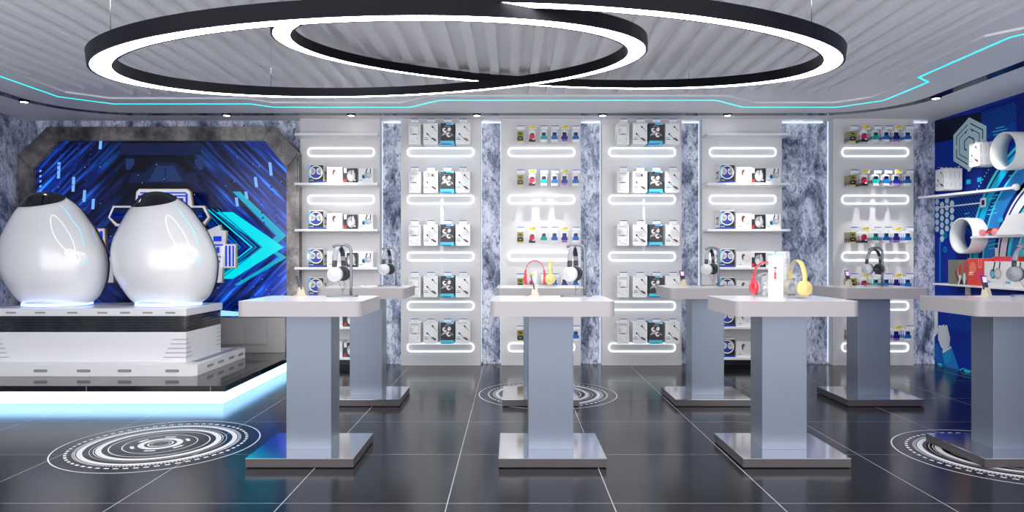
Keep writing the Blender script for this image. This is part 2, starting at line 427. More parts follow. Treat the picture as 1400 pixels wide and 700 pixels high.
spot(4.0, 5.4, ZC-.03, 4.65, 5.9, .9, 30, 75, .8)
spot(-4.73, 6.6, ZC-.03, -4.6, 6.6, 1.2, 20, 80)
def area(x, y, z, sx, sy, e, rot=(0, 0, 0), col=(1, 1, 1)):
    L = bpy.data.lights.new('area', 'AREA'); L.shape = 'RECTANGLE'; L.size = sx; L.size_y = sy; L.energy = e; L.color = col
    o = bpy.data.objects.new('panel_lamp', L); COL.objects.link(o); o.location = (x, y, z); o.rotation_euler = rot

w = bpy.data.worlds.new('front_fill'); S.world = w; w.use_nodes = True
w.node_tree.nodes['Background'].inputs[0].default_value = (.97, .96, 1, 1); 
wn, wl = w.node_tree.nodes, w.node_tree.links   # added fill light from the open front, stronger below to brighten the ceiling
wg = wn.new('ShaderNodeTexCoord'); ws = wn.new('ShaderNodeSeparateXYZ'); wl.new(wg.outputs['Generated'], ws.inputs[0])
wm = wn.new('ShaderNodeMapRange'); wm.inputs['From Min'].default_value = -.16; wm.inputs['From Max'].default_value = -.5; wm.inputs['To Min'].default_value = 1.65; wm.inputs['To Max'].default_value = 4.6
wl.new(ws.outputs[2], wm.inputs[0]); wl.new(wm.outputs[0], wn['Background'].inputs[1])

# ------------------------------------------------------------------ wall bays
LOOPZ = [Z(208, 7.46), Z(272.8, 7.46), Z(350.7, 7.46), Z(418.2, 7.46), Z(475, 7.46)]
def loop_mb(cx, cz, w=.745, h=.112):
    pts = roundrect(cx-w/2+.012, cz-h/2+.012, cx+w/2-.012, cz+h/2-.012, h/2-.018, 6)
    return MB().sweep([(x, PF-.012, z) for x, z in pts], .0088, .0085, 'loop_led', True, 8, up=(0, 1, 0))
ordn = ['first', 'second', 'third', 'fourth', 'fifth', 'sixth']
bays = []
BX = [(410.5, 519.5, 466.5), (548, 657, 602.5), (685, 794, 740.2), (823, 932, 877.7), (960, 1069, 1015.2), (1139, 1249, 1196)]
blab = ['white wall panel with shelves of headphone boxes beside the big screen', 'white perforated wall panel of hanging earphone packs, nearer the big screen', 'white perforated wall panel of hanging coloured packs in the middle of the wall', 'white perforated wall panel of hanging earphone packs, nearer the mural', 'white wall panel with shelves of headphone boxes, farther from the screen', 'white perforated wall panel of hanging coloured packs next to the mural wall']
SHZ = [Z(y, 7.27) for y in (181.8, 249.6, 313, 365.3, 404.5, 446.8, 488.8)]
for b, (p0, p1, pc) in enumerate(BX):
    x0, x1, xc = X(p0, PF), X(p1, PF), X(pc, PF)
    t = thing('wall_display', blab[b], 'wall display', (0, 0, 0)); bays.append(t)
    shelfbay = b in (0, 4)
    if shelfbay:
        MB().box(x0, x1, PF, YB-.002, .10, ZC-.003, 'white_board').build('board', t)
        MB().box(x0+.01, x1-.01, PF+.03, YB-.002, 0.002, .10, 'ink_dark').build('kickboard', t)
    else:
        MB().box(x0, x1, PF, YB-.002, .002, ZC-.003, 'white_board').build('board', t)
    for sx in (x0-.006, x1+.006):
        if b == 0 and sx < x0: continue
        MB().box(sx-.003, sx+.003, YB-.02, YB-.008, .02, ZC-.01, 'wash_led').build('light_strip', t)
    for k, z in enumerate(LOOPZ):
        if shelfbay and k > 2: continue
        loop_mb(xc, z).build('loop_light', t)
    if shelfbay:
        for z in SHZ: MB().box(x0, x1+.012, PF-.2, PF, z-.026, z, 'body_white').build('shelf', t, .002)
# strips washing the tops of the stone bays
for i, (a, c) in enumerate([(522, 547), (658, 684), (796, 822), (933, 959), (1071, 1131), (1252, 1276)]):
    MB().box(X(a, PF), X(c, PF), YB-.03, YB-.002, ZC-.03, ZC-.012, 'wash_led').build('light_strip', bays[min(i, 5)])

# ------------------------------------------------------------------ products
FR = lambda y: ((0, y, 0), (1, 0, 0), (0, 0, 1), (0, -1, 0))
def side_fr(x, sgn): return ((x, 0, 0), (0, 1 if sgn > 0 else -1, 0), (0, 0, 1), (sgn, 0, 0))
def hbox_blue(n, lab, grp):
    t = thing(n, lab, 'box', group=grp); w, d, h = .157, .17, .197
    b = MB().box(-w/2, w/2, 0, d, 0, h, 'card_white'); f = FR(0)
    b.flat(rc(-w/2, 0, w/2, h-.008), f, 'ink_black', 1); b.flat(rc(-w/2, 0, w/2, .02), f, 'ink_blue', 2)
    b.flat(ell(0, .11, .05, .055), f, 'ink_blue', 2); b.flat(rc(-w/2, .05, -w/2+.025, h-.008), f, 'ink_sky', 2)
    for q in band(0, .112, .062, .074, 0, 2*pi, 30): b.flat(q, f, 'card_white', 3)
    for s in (-1, 1): b.flat(ell(s*.034, .122, .03, .036, s*.25), f, 'card_white', 4); b.flat([(s*.004, .12), (s*.05, .155), (s*.05, .09)], f, 'card_white', 4)
    b.flat(rc(-.07, .022, -.025, .034), f, 'ink_grey', 3)
    for s in (-1, 1):
        sf = side_fr(s*w/2, s); o = 0 if s > 0 else -d
        b.flat(rc(o+.04, .05, o+.13, .13), sf, 'ink_black', 1); b.flat(ell(o+.06, .085, .016, .03), sf, 'card_cream', 2); b.flat(ell(o+.11, .085, .016, .03), sf, 'card_cream', 2)
        b.flat(rc(o, 0, o+d, .018), sf, 'ink_blue', 1)
    b.build('carton', t); MB().box(-w/2, w/2, 0, d, h, h+.003, 'card_cream').build('lid', t)
    return t
def hbox_cream(n, lab, grp):
    t = thing(n, lab, 'box', group=grp); w, d, h = .165, .17, .168
    b = MB().box(-w/2, w/2, 0, d, 0, h, 'card_white'); f = FR(0)
    b.flat(ell(.0, .105, .024, .038, .2), f, 'ink_brown', 1); b.flat(ell(.035, .09, .042, .046), f, 'card_cream', 2)
    for q in band(.035, .09, .028, .031, 0, 2*pi, 20): b.flat(q, f, 'card_grey', 3)
    b.flat(rc(-.062, .026, -.02, .033), f, 'ink_grey', 1)
    b.build('carton', t); MB().box(-w/2, w/2, 0, d, h, h+.002, 'card_cream').build('lid', t)
    return t
def hbox_mono(n, lab, grp):
    t = thing(n, lab, 'box', group=grp); w, d, h = .145, .17, .155
    b = MB().box(-w/2, w/2, 0, d, 0, h, 'card_white'); f = FR(0)
    b.flat(rc(-w/2, 0, w/2, h), f, 'ink_dark', 1); b.flat(rc(-w/2, h-.05, -w/2+.03, h), f, 'card_white', 2)
    b.flat(ell(.005, .075, .045, .06), f, 'ink_grey', 2); b.flat(ell(-.008, .06, .022, .03), f, 'card_white', 3); b.flat(ell(.025, .09, .014, .05), f, 'card_grey', 3)
    b.flat(seg2(.008, .15, .008, .08, .005), f, 'ink_black', 4); b.flat(ell(.045, .03, .008), f, 'card_white', 4); b.flat(rc(-.07, .008, -.045, .04), f, 'ink_red', 4); b.flat(rc(w/2-.02, 0, w/2, h), f, 'ink_black', 3)
    for s in (-1, 1):
        sf = side_fr(s*w/2, s); o = 0 if s > 0 else -d
        for k in range(3): b.flat(rc(o+.02+.05*k, .03, o+.045+.05*k, .14), sf, 'ink_dark', 1)
    b.build('carton', t); MB().box(-w/2, w/2, 0, d, h, h+.002, 'card_white').build('lid', t)
    return t
def hbox_grey(n, lab, grp):
    t = thing(n, lab, 'box', group=grp); w, d, h = .155, .17, .155
    b = MB().box(-w/2, w/2, 0, d, 0, h, 'card_white'); f = FR(0)
    b.flat(seg2(.0, .10, .015, .153, .012), f, 'ink_dark', 1); b.flat(seg2(.05, .10, .052, .152, .01), f, 'ink_dark', 1)
    b.flat(ell(-.018, .068, .024, .026), f, 'ink_sky', 2); b.flat(ell(.028, .08, .034, .03, .3), f, 'ink_grey', 2); b.flat(ell(.034, .083, .02, .018), f, 'card_grey', 3)
    b.flat(ell(-.024, .064, .012, .018), f, 'ink_dark', 3); b.flat(rc(-.072, .022, -.034, .032), f, 'ink_sky', 1)
    b.build('carton', t); MB().box(-w/2, w/2, 0, d, h, h+.002, 'card_white').build('lid', t)
    return t
def pack_earph(n, lab, grp, d=.18, seams=True):
    t = thing(n, lab, 'package', group=grp); w, h = .152, .225
    b = MB(); b.prism([(-w/2+.012, 0), (w/2-.012, 0), (w/2, .012), (w/2, h), (-w/2, h), (-w/2, .012)], 0, d, 'y', 'card_white'); f = FR(0)
    b.flat(rc(-.058, h-.012, -.03, h-.009), f, 'ink_grey')
    for a in ((.02, .185), (-.035, .11)):
        b.flat(ell(a[0], a[1], .009, .012, .6), f, 'ink_dark'); b.flat(seg2(a[0], a[1], a[0]+.045, a[1]-.05, .004), f, 'ink_dark', 2); b.flat(ell(a[0]+.018, a[1]-.014, .009, .006, -.8), f, 'ink_grey', 2)
    for q in band(0, 0, .026, .0285, 0, 2*pi, 20): b.flat([(.032+x, .05+y*.8) for x, y in q], f, 'ink_grey')
    b.flat(ell(.034, .054, .03, .010, -.55), f, 'ink_brown', 2); b.flat(ell(.034, .048, .018, .005, -.55), f, 'ink_dark', 3)
    b.flat(rc(-.066, .066, -.03, .075), f, 'ink_sky'); b.flat(rc(-.068, .05, -.022, .056), f, 'ink_dark')
    if seams:
        for s in (-1, 1):
            for k in range(1, 4): b.flat(rc((k*.045-.001) if s > 0 else -(k*.045)-.001, .012, (k*.045+.001) if s > 0 else -(k*.045)+.001, h), side_fr(s*w/2, s), 'card_grey')
    else:
        for s in (-1, 1):
            o = 0 if s > 0 else -d
            b.flat(rc(o+.012, .12, o+.016, .2), side_fr(s*w/2, s), 'ink_grey'); b.flat(rc(o+.02, .03, o+.024, .08), side_fr(s*w/2, s), 'ink_grey')
    b.build('carton', t)
    MB().prism([(-.02, h), (.02, h), (.014, h+.02), (-.014, h+.02)], d*.4, d*.4+.002, 'y', 'card_white').build('hang_tab', t)
    return t
def pack_clear(n, lab, grp):
    t = thing(n, lab, 'package', group=grp); w, h, d = .122, .222, .18
    b = MB(); b.box(-w/2, w/2, 0, d, 0, h, 'card_white'); f = FR(0)
    b.flat(rc(-.052, h-.022, .048, h-.012), f, 'ink_grey'); b.flat(rc(-.052, .10, .048, h-.028), f, 'card_grey'); b.flat(rc(-.042, .115, .038, .185), f, 'card_white', 2)
    b.flat(ell(-.035, .145, .012, .026, -.3), f, 'card_grey', 3)
    for q in band(-.03, .145, .018, .021, 0, 2*pi, 16): b.flat(q, f, 'ink_grey', 3)
    b.flat(rc(-.03, .105, .02, .112), f, 'ink_dark', 3); b.flat(seg2(.036, .045, .03, .08, .004), f, 'ink_grey', 3)
    b.flat(rc(-.045, .05, -.03, .056), f, 'ink_grey'); b.flat(rc(0, .018, .04, .022), f, 'yellow'); b.flat(rc(-.04, .03, 0, .033), f, 'ink_grey')
    b.build('carton', t)
    MB().prism([(-.02, h), (.02, h), (.014, h+.02), (-.014, h+.02)], d*.4, d*.4+.002, 'y', 'card_white').build('hang_tab', t)
    return t
def pack_black(n, lab, grp):
    t = thing(n, lab, 'package', group=grp); w, h, d = .142, .228, .18
    b = MB(); b.box(-w/2, w/2, 0, d, 0, h, 'ink_sky'); f = FR(0)
    b.flat(rc(-w/2, .04, w/2, h-.004), f, 'ink_dark', 1); b.flat(ell(0, .09, .062, .04), f, 'ink_grey', 2); b.flat(ell(.0, .075, .065, .03), f, 'ink_dark', 3)
    b.flat(rc(-w/2, .0, w/2, .034), f, 'cyan_print', 1); b.flat(rc(-w/2+.006, 0, w/2-.03, .01), f, 'ink_blue', 2)
    for cx, cz in ((-.028, .15), (.014, .10)):
        b.flat(ell(cx, cz, .022, .026, .5), f, 'card_white', 4); b.flat(ell(cx+.014, cz+.006, .02, .012, .4), f, 'ink_brown', 5)
    b.flat(ell(.02, .158, .018, .022, -.4), f, 'card_white', 4); b.flat(rc(-.03, .188, .03, .193), f, 'ink_grey', 4)
    b.flat(rc(-.012, h-.022, .045, h-.002), f, 'ink_sky', 4); b.flat(rc(.045, h-.018, .068, h-.004), f, 'card_white', 4)
    for s in (-1, 1):
        o = 0 if s > 0 else -d
        b.flat(rc(o, .0, o+d, h), side_fr(s*w/2, s), 'ink_dark', 1)
        b.flat(rc(o, .0, o+d, .04), side_fr(s*w/2, s), 'ink_sky', 2)
        for k in range(4): b.flat(rc(o+.02+.04*k, .07, o+.035+.04*k, .19), side_fr(s*w/2, s), 'ink_sky', 2)
    b.build('carton', t)
    MB().prism([(-.02, h), (.02, h), (.014, h+.02), (-.014, h+.02)], d*.4, d*.4+.002, 'y', 'ink_sky').build('hang_tab', t)
    return t
def card_pack(n, lab, grp, c1, c2, kind):
    t = thing(n, lab, 'package', group=grp); w, h = .07, .122
    b = MB().box(-w/2, w/2, .018, .022, 0, h, 'card_white')
    b.prism([(-.014, h), (.014, h), (.01, h+.012), (-.01, h+.012)], .019, .021, 'y', 'card_white')
    b.build('backing_card', t)
    g = MB(); f = FR(0)
    if kind == 'y':
        g.box(-.033, .033, .002, .018, .004, .116, 'olive'); g.flat(ell(0, .035, .032, .028), FR(.002), 'ink_black', 1); g.flat(rc(-.033, .022, .033, .052), FR(.002), 'ink_black', 1)
        g.flat(ell(0, .088, .02, .008, -.3), FR(.002), 'ink_black', 1); g.flat(rc(-.026, .005, .026, .013), FR(.002), 'yellow', 2); g.flat(rc(-.014, .034, .012, .042), FR(.002), 'ink_grey', 2)
        for s in (-1, 1): g.flat(rc(.004 if s > 0 else -.018, .018, .018 if s > 0 else -.004, .05), side_fr(s*.033, s), 'ink_black', 1)
    elif kind == 'p':
        g.box(-.034, .034, .002, .018, .002, .03, 'ink_black'); g.box(-.027, .027, .002, .018, .03, .072, 'pink'); g.prism([(-.027, .072), (.027, .072), (.018, .088), (-.018, .088)], .004, .018, 'y', 'pink')
        g.flat(rc(-.012, .078, .02, .092), FR(.003), 'ink_dark', 1); g.box(-.022, .022, .006, .018, .088, .104, 'card_grey'); g.flat(ell(.016, .03, .012, .008), FR(.002), 'card_white', 2)
    else:
        g.prism([(-.034, .036), (-.03, .03), (.03, .03), (.034, .036), (.034, .056), (.023, .07), (-.023, .07), (-.034, .056)], .002, .018, 'y', c1)
        g.prism([(-.022, .07), (.022, .07), (.022, .105), (-.022, .105)], .006, .018, 'y', c1)
        g.flat([(-.018, .072), (.018, .072), (.02, .098), (.0, .1), (-.014, .088)], FR(.006), 'ink_black', 1)
        g.box(-.03, .03, .004, .018, .006, .028, c2)
    g.build('blister', t)
    return t

RY = [234.3, 309.6, 379.5, 443]      # tops, hook bays
ROWN = ['top', 'second', 'third', 'fourth', 'lowest']
def hook(parent, x, z, depth, yellow, w=.078):
    h = MB().sweep([(x, PF, z), (x, PF-depth, z), (x, PF-depth-.008, z+.01)], .0022, .0022, 'chrome', seg=6, up=(1, 0, 0)).build('hook', parent)
    g = MB().box(x-w/2, x+w/2, PF-depth-.012, PF-depth-.009, z-.004, z+.036, 'card_white')
    f = ((x, PF-depth-.012, z), (1, 0, 0), (0, 0, 1), (0, -1, 0))
    if yellow: g.flat([(-.032, .004), (.022, .002), (.034, .014), (.03, .03), (-.02, .032), (-.034, .02)], f, 'yellow'); g.flat(rc(.0, .026, .03, .031), f, 'ink_dark', 2)
    else: g.flat(rc(-w/2, .028, w/2, .036), f, 'ink_tag'); g.flat(rc(-.02, .008, .015, .012), f, 'card_grey')
    g.build('price_tag', h)

YE = PF-.005-.18-.085+.0     # front plane of the deep earphone packs
YE = 7.21
kinds4 = [('clear', 'pale clear-windowed earphone pack'), ('w1', 'white earphone pack between clear and black ones'), ('blk', 'black earphone pack with cyan foot'), ('w2', 'white earphone pack ending the row')]
protos = {}
def put(kind, maker, loc, label, grp, rz=0):
    if kind not in protos:
        t = maker(label, grp); t.location = loc; t.rotation_euler = (0, 0, rz); protos[kind] = t; return t
    return dup(protos[kind], loc, label, rz, grp)
mk = {'clear': lambda l, g: pack_clear('clear_earphone_pack', l, g), 'w1': lambda l, g: pack_earph('earphone_pack', l, g), 'w2': lambda l, g: pack_earph('earphone_pack', l, g), 'blk': lambda l, g: pack_black('black_earphone_pack', l, g)}
bottoms = [197.5, 263.5, 336, 406.5, 470]
for b, cols in ((1, (566.8, 588.8, 611.5, 632.7)), (3, (852, 875, 896.9, 919.5))):
    for r in range(5):
        for c, (k, d) in enumerate(kinds4):
            if b == 1 and r == 3 and c == 0: pass
            z = Z(bottoms[r], YE); x = X(cols[c], YE)
            bn = 'nearer the screen' if b == 1 else 'nearer the mural'
            put('w' if k in ('w1', 'w2') else k, mk[k], (x, YE, z), f'{d}, {ROWN[r]} row, panel {bn}', f'earphone packs on the wall panel {bn}')
            hook(bays[b], x+(.006 if b == 1 else .0), z+.232, PF-YE+.012, False, .078)
cols3 = (711.4, 727.4, 743.5, 758.2, 771.8, 787.2)
cols6 = (1166.2, 1182, 1198, 1212.5, 1226.2, 1241.8)
ck = [('y', 'yellow-and-black', None, None), ('p', 'pink-and-black', None, None), ('t', 'teal', 'teal', 'card_white'), ('a', 'bright blue', 'azure', 'card_white'), ('i', 'indigo', 'indigo', 'lilac'), ('a', 'bright blue', 'azure', 'card_white')]
wh = ['', '', '', ' beside the teal one', '', ' at the right end']
cb3 = [194, 254, 332.2, 395.5, 466.5]
depthn = ['front', 'second', 'third', 'rearmost']
for b, cols in ((2, cols3), (5, cols6)):
    yf = 7.30
    for r in range(5):
        for c, (k, d, c1, c2) in enumerate(ck):
            if b == 2 and r == 4 and c in (1, 2, 3, 4): continue
            if b == 5 and r == 4 and c in (1, 2, 3): continue
            x = X(cols[c], yf); z = Z(cb3[r], yf)
            if b == 5: x -= 0
            for q in range(4 if b == 5 else 1):
                bn = 'middle wall panel' if b == 2 else 'wall panel by mural'
                pos = '' if b == 2 else f', {depthn[q]} on its hook'
                lab = f'{d} pack{wh[c]}{pos}, {ROWN[r]} row, {bn}'
                if c == 3 and b == 5: lab = f'bright blue pack by teal{pos}, {ROWN[r]} row, {bn}'
                if c == 5 and b == 5: lab = f'bright blue end pack{pos}, {ROWN[r]} row, {bn}'
                put('c'+k, lambda l, g: card_pack('blister_pack', l, g, c1, c2, k), (x, yf+q*.034, z), lab, 'coloured packs on the '+bn)
            hook(bays[b], x+.004, z+.134, PF-yf+.014, c in (1, 4), .078)

# headphone cartons on the shelves
hk = [('hb', hbox_blue, 'blue_headphone_box', 'black and blue box showing white headphones'), ('hc', hbox_cream, 'headphone_box', 'white box showing a cream headphone'), ('hm', hbox_mono, 'dark_headphone_box', 'dark box showing silver headphones'), ('hg', hbox_grey, 'headphone_box', 'white box showing grey and blue headphones')]
YH = 7.295
for b, cols in ((0, (432, 457.5, 479.5, 500)), (4, (994.2, 1017, 1037, 1057.5))):
    for s in range(1, 7):
        for c, (k, fn, nme, d) in enumerate(hk):
            if b == 0 and (s, c) in ((4, 1), (4, 2), (4, 3), (5, 0), (5, 3), (6, 0), (6, 3)): continue
            if b == 4 and (s, c) in ((4, 2), (4, 3), (5, 2), (5, 3), (6, 2), (6, 3)): continue
            bn = 'bay by the screen' if b == 0 else 'bay farther right'
            srow = ['', 'highest', 'second', 'third', 'fourth', 'fifth', 'lowest'][s]
            grp = 'headphone boxes in the shelf '+bn
            put(k, lambda l, g: fn(nme, l, g), (X(cols[c], YH), YH, SHZ[s]), f'{d}, {srow} row of shelf {bn}', grp)

# ------------------------------------------------------------------ tables
TX = [-1.2014, .2296, 1.611, 2.978]; TY = [4.133, 5.711]
TN = [['front table nearest the egg pods', 'front table in the middle', 'front table carrying red and yellow headphones', 'front table beside the mural'],
      ['rear table nearest the egg pods', 'rear table in the middle', 'rear table before the second shelf bay', 'rear table nearest the mural']]
t0 = None
def make_table(lab):
    t = thing('display_table', lab, 'table', group='pedestal display tables')
    w, d = .3535, .29
    top = MB().prism(roundrect(-w, -d, w, d, .045, 6), .858, .944, 'z', 'edge_grey', mtop='top_white', mbot='edge_grey').build('tabletop', t, .003)
    MB().box(-.1325, .1325, -.0975, .0975, .056, .858, 'column_steel').build('column', t, .002)
    MB().box(-.305, .305, -.275, .275, .006, .056, 'mirror_edge').build('base', t)
    bs = MB().box(-.306, .306, -.276, .276, .053, .0565, 'mirror_steel').build('base_cap', t)
    MB().box(-.29, .29, -.26, .26, 0, .006, 'ink_black').build('foot', t)
    return t
for r in (0, 1):
    for c in range(4):
        lab = 'grey pedestal display table with steel column, '+TN[r][c]
        loc = (TX[c], TY[r], 0)
        if t0 is None: t0 = make_table(lab); t0.location = loc
        else: dup(t0, loc, lab)

# ------------------------------------------------------------------ table goods
TT = .944
def headphones(name, lab, loc, rz, c_band, c_cup, c_arm, c_in, grp=None, tilt=0, s=1., cable=None, cup_c=None):
    t = thing(name, lab, 'headphones', loc, rz, grp); cup_c = cup_c or c_cup
    M0 = Matrix.Rotation(tilt, 4, 'X') @ Matrix.Scale(s, 4)
    R = .078
    arc = [(R*math.cos(a), 0, .112+.095*math.sin(a)) for a in [pi*k/20 for k in range(21)]]
    MB().sweep(arc, .004, .015, c_band, False, 12, M=M0, up=(0, 1, 0)).build('headband', t)
    MB().sweep([(x*.94, 0, .112+(z-.112)*.93) for x, y, z in arc[3:-3]], .004, .013, c_in, False, 12, M=M0, up=(0, 1, 0)).build('band_padding', t)
    for sg in (-1, 1):
        MB().sweep([(sg*R, 0, .125), (sg*(R+.003), 0, .10), (sg*(R+.004), 0, .075), (sg*(R+.002), 0, .05)], .009, .014, c_arm, False, 10, M=M0, up=(0, 1, 0)).build('arm', t)
        Mc = M0 @ Matrix.Translation((sg*(R-.004), 0, .048)) @ Matrix.Rotation(sg*pi/2, 4, 'Y')
        cup = MB().lathe([(0, .022), (.018, .022), (.020, .019), (.036, .019), (.043, .014), (.046, .004), (.045, -.006), (0, -.008)], c_cup, Mc, 32).build('ear_cup', t)
        MB().lathe([(.0, -.010), (.018, -.010), (.022, -.022), (.034, -.026), (.043, -.02), (.044, -.006)], c_in if c_in != c_cup else 'hp_dark', Mc, 32).build('ear_pad', cup)
    if cable:
        MB().sweep(cable, .0012, .0012, 'hp_dark', False, 6).build('cable', t)
    return t
def stand(lab, loc, rz, grp='headphone stands on the tables'):
    t = thing('headphone_stand', lab, 'headphone stand', loc, rz, grp)
    MB().prism([(x, y) for x, y in ell(-.035, 0, .10, .055, 0, 36)], 0, .009, 'z', 'stand_metal').build('base_plate', t, .002)
    p = [(.02, 0, .006), (.02, 0, .10), (.02, 0, .26)]+[(.02-.045+.045*math.cos(a), 0, .283+.045*math.sin(a)) for a in [pi/2*k/8 for k in range(9)]]+[(-.07, 0, .324), (-.095, 0, .314)]
    MB().sweep(p, .0095, .011, 'stand_metal', False, 10, up=(0, 1, 0)).build('post', t)
    return t
def dock(lab, loc, rz, lean=.25, grp='music player docks on the tables'):
    t = thing('player_dock', lab, 'music player dock', loc, rz, grp)
    MB().prism(roundrect(-.055, -.04, .05, .04, .01, 4), 0, .006, 'z', 'dock_beige').build('base_plate', t)
    MB().prism([(-.028, .006), (.022, .006), (.012, .058), (-.012, .058)], -.016, .016, 'x', 'dock_beige').build('cradle', t)
    M = Matrix.Translation((0, 0, .045)) @ Matrix.Rotation(-lean, 4, 'X')
    pl = MB().box(-.021, .021, -.004, .004, 0, .088, 'player_dark', M).build('player', t)
    MB().box(-.017, .017, -.0052, -.004, .045, .08, 'player_screen', M).build('screen', pl)
    MB().sweep([(.01, .03, .01), (.04, .05, .004), (.07, .03, .004), (.10, .045, .004), (.13, .03, .004)], .0012, .0012, 'hp_dark', False, 6).build('cable', t)
    return t
def hung(px, Y, rz, lab_s, lab_h, hz=.092, cup='hp_white'):
    x = X(px, Y)-.02*math.cos(rz)
    stand(lab_s, (x, Y, TT), 0)
    cbl = [(-.06, -.01, .02), (-.03, -.03, -.05), (.05, -.03, -.03), (.10, 0, .0), (.11, .01, -.06), (.06, 0, -.083)]
    return headphones('headphones', lab_h, (x-.055, Y-.002, TT+hz), rz, 'hp_grey', cup, 'hp_dark', 'hp_dark', 'white headphones hung on stands', s=1.08, cable=cbl)
hung(476, 4.30, 1.5, 'grey hook stand holding headphones, front table nearest the egg pods', 'white headphones with dark arms, front table nearest the egg pods')
hung(796.5, 4.32, 1.25, 'grey hook stand holding headphones, front table in the middle', 'white headphones with dark arms, front table in the middle')
hung(538.5, 5.80, 1.43, 'grey hook stand holding headphones, rear table nearest the egg pods', 'white headphones with dark arms, rear table nearest the egg pods')
hung(981, 5.84, .96, 'grey hook stand holding headphones, rear table before second shelf bay', 'white headphones with dark arms, rear table before second shelf bay')
hung(1206, 5.84, .45, 'grey hook stand holding headphones, rear table nearest the mural', 'white headphones with dark arms, rear table nearest the mural')
hung(1416, 4.32, .3, 'grey hook stand holding headphones, front table beside the mural', 'grey headphones on hook stand, front table beside the mural', cup='hp_grey')
dock('beige dock with tilted music player, front table nearest the egg pods', (X(411, 4.33), 4.33, TT), 2.2, .3)
dock('beige dock with thin music player seen edge-on, front middle table', (X(731, 4.33), 4.33, TT), 1.45, .25)
dock('beige dock with music player, rear table before second shelf bay', (X(934, 5.8), 5.80, TT), .5, .25)
dock('beige dock with pinkish music player, rear table nearest the mural', (X(1160, 5.8), 5.80, TT), .4, .25)
dock('beige dock with lit music player screen, front table beside the mural', (X(1348, 4.30), 4.30, TT), .35, .2)

def acrylic(lab, loc, rz=0):
    t = thing('acrylic_stand', lab, 'display stand', loc, rz, 'clear stands on the tables')
    MB().box(-.06, .06, -.05, .05, 0, .006, 'clear_acrylic').build('base', t)
    MB().box(-.02, .02, -.004, .004, .006, .13, 'clear_acrylic').build('upright', t)
    MB().sweep([(-.045, 0, .125), (-.03, 0, .142), (0, 0, .15), (.03, 0, .142), (.045, 0, .125)], .004, .02, 'clear_acrylic', False, 8, up=(0, 1, 0)).build('cradle', t)
    return t
# front table with red / yellow headphones
acrylic('clear acrylic stand under the red headphones, front table', (X(1046.5, 4.3), 4.31, TT), .1)
headphones('headphones', 'glossy red headphones standing beside the tall white box', (X(1046.5, 4.3), 4.30, TT+.012), .12, 'hp_red', 'hp_red', 'hp_red', 'hp_white')
headphones('headphones', 'chrome and black headphones behind the red pair on the table', (X(1055, 4.39), 4.395, TT+.002), .5, 'hp_grey', 'chrome', 'chrome', 'hp_dark', s=.7)
t = thing('product_box', 'tall white box with small red pictured player, on the front table', 'box', (X(1061.5, 4.12), 4.10, TT), .12)
b = MB().box(-.034, .034, 0, .05, 0, .272, 'card_white'); f = FR(0)
b.flat(rc(-.024, .118, -.008, .19), f, 'ink_grey'); b.flat(rc(-.024, .118, -.008, .13), f, 'ink_red', 2); b.flat(rc(-.024, .182, -.008, .19), f, 'ink_black', 2); b.flat(rc(-.022, .132, -.011, .158), f, 'ink_red', 2); b.flat(rc(-.012, .228, .02, .233), f, 'card_grey')
b.flat(rc(-.004, .12, .012, .165), f, 'card_grey')
b.build('carton', t); MB().box(-.0345, .0345, -.0005, .0505, .262, .268, 'ink_sky').build('edge_strip', t)
t = thing('acrylic_case', 'clear acrylic case standing behind the tall white box', 'display case', (X(1074, 4.22), 4.26, TT), 0)
MB().box(-.03, .03, -.03, -.027, 0, .285, 'clear_acrylic').box(-.03, .03, .027, .03, 0, .285, 'clear_acrylic').build('side_panel', t)
MB().box(-.03, .03, -.027, .027, .28, .285, 'clear_acrylic').build('lid', t)
acrylic('clear acrylic stand under the yellow headphones, front table', (X(1092, 4.15), 4.16, TT), .5)
headphones('headphones', 'pale yellow headphones with round cups at the front table', (X(1092, 4.12), 4.14, TT+.012), -1.46, 'hp_yellow', 'hp_yellow', 'hp_yellow', 'hp_white', s=1.05)
# rear middle table
acrylic('clear acrylic stand under the slim red headphones, rear table', (X(731, 5.78), 5.79, TT), 0)
headphones('headphones', 'slim red-rimmed headphones facing forward on the rear middle table', (X(731.5, 5.75), 5.78, TT+.012), 0, 'hp_red', 'hp_red', 'hp_red', 'hp_white')
acrylic('clear acrylic stand under the yellow headphones, rear table', (X(753, 5.78), 5.82, TT), 1.4)
headphones('headphones', 'pale yellow headphones seen from the side, rear middle table', (X(753, 5.75), 5.82, TT+.012), 1.5, 'hp_yellow', 'hp_yellow', 'hp_yellow', 'hp_cream')
# papers / small cables on the rear-left table
t = tag(MB().box(-.07, .07, -.03, .03, 0, .004, 'card_white').box(-.05, -.02, -.01, .01, .004, .006, 'ink_dark').build('leaflet', loc=(X(505, 5.8), 5.80, TT)), 'white leaflet lying on the rear table nearest the pods', 'leaflet')

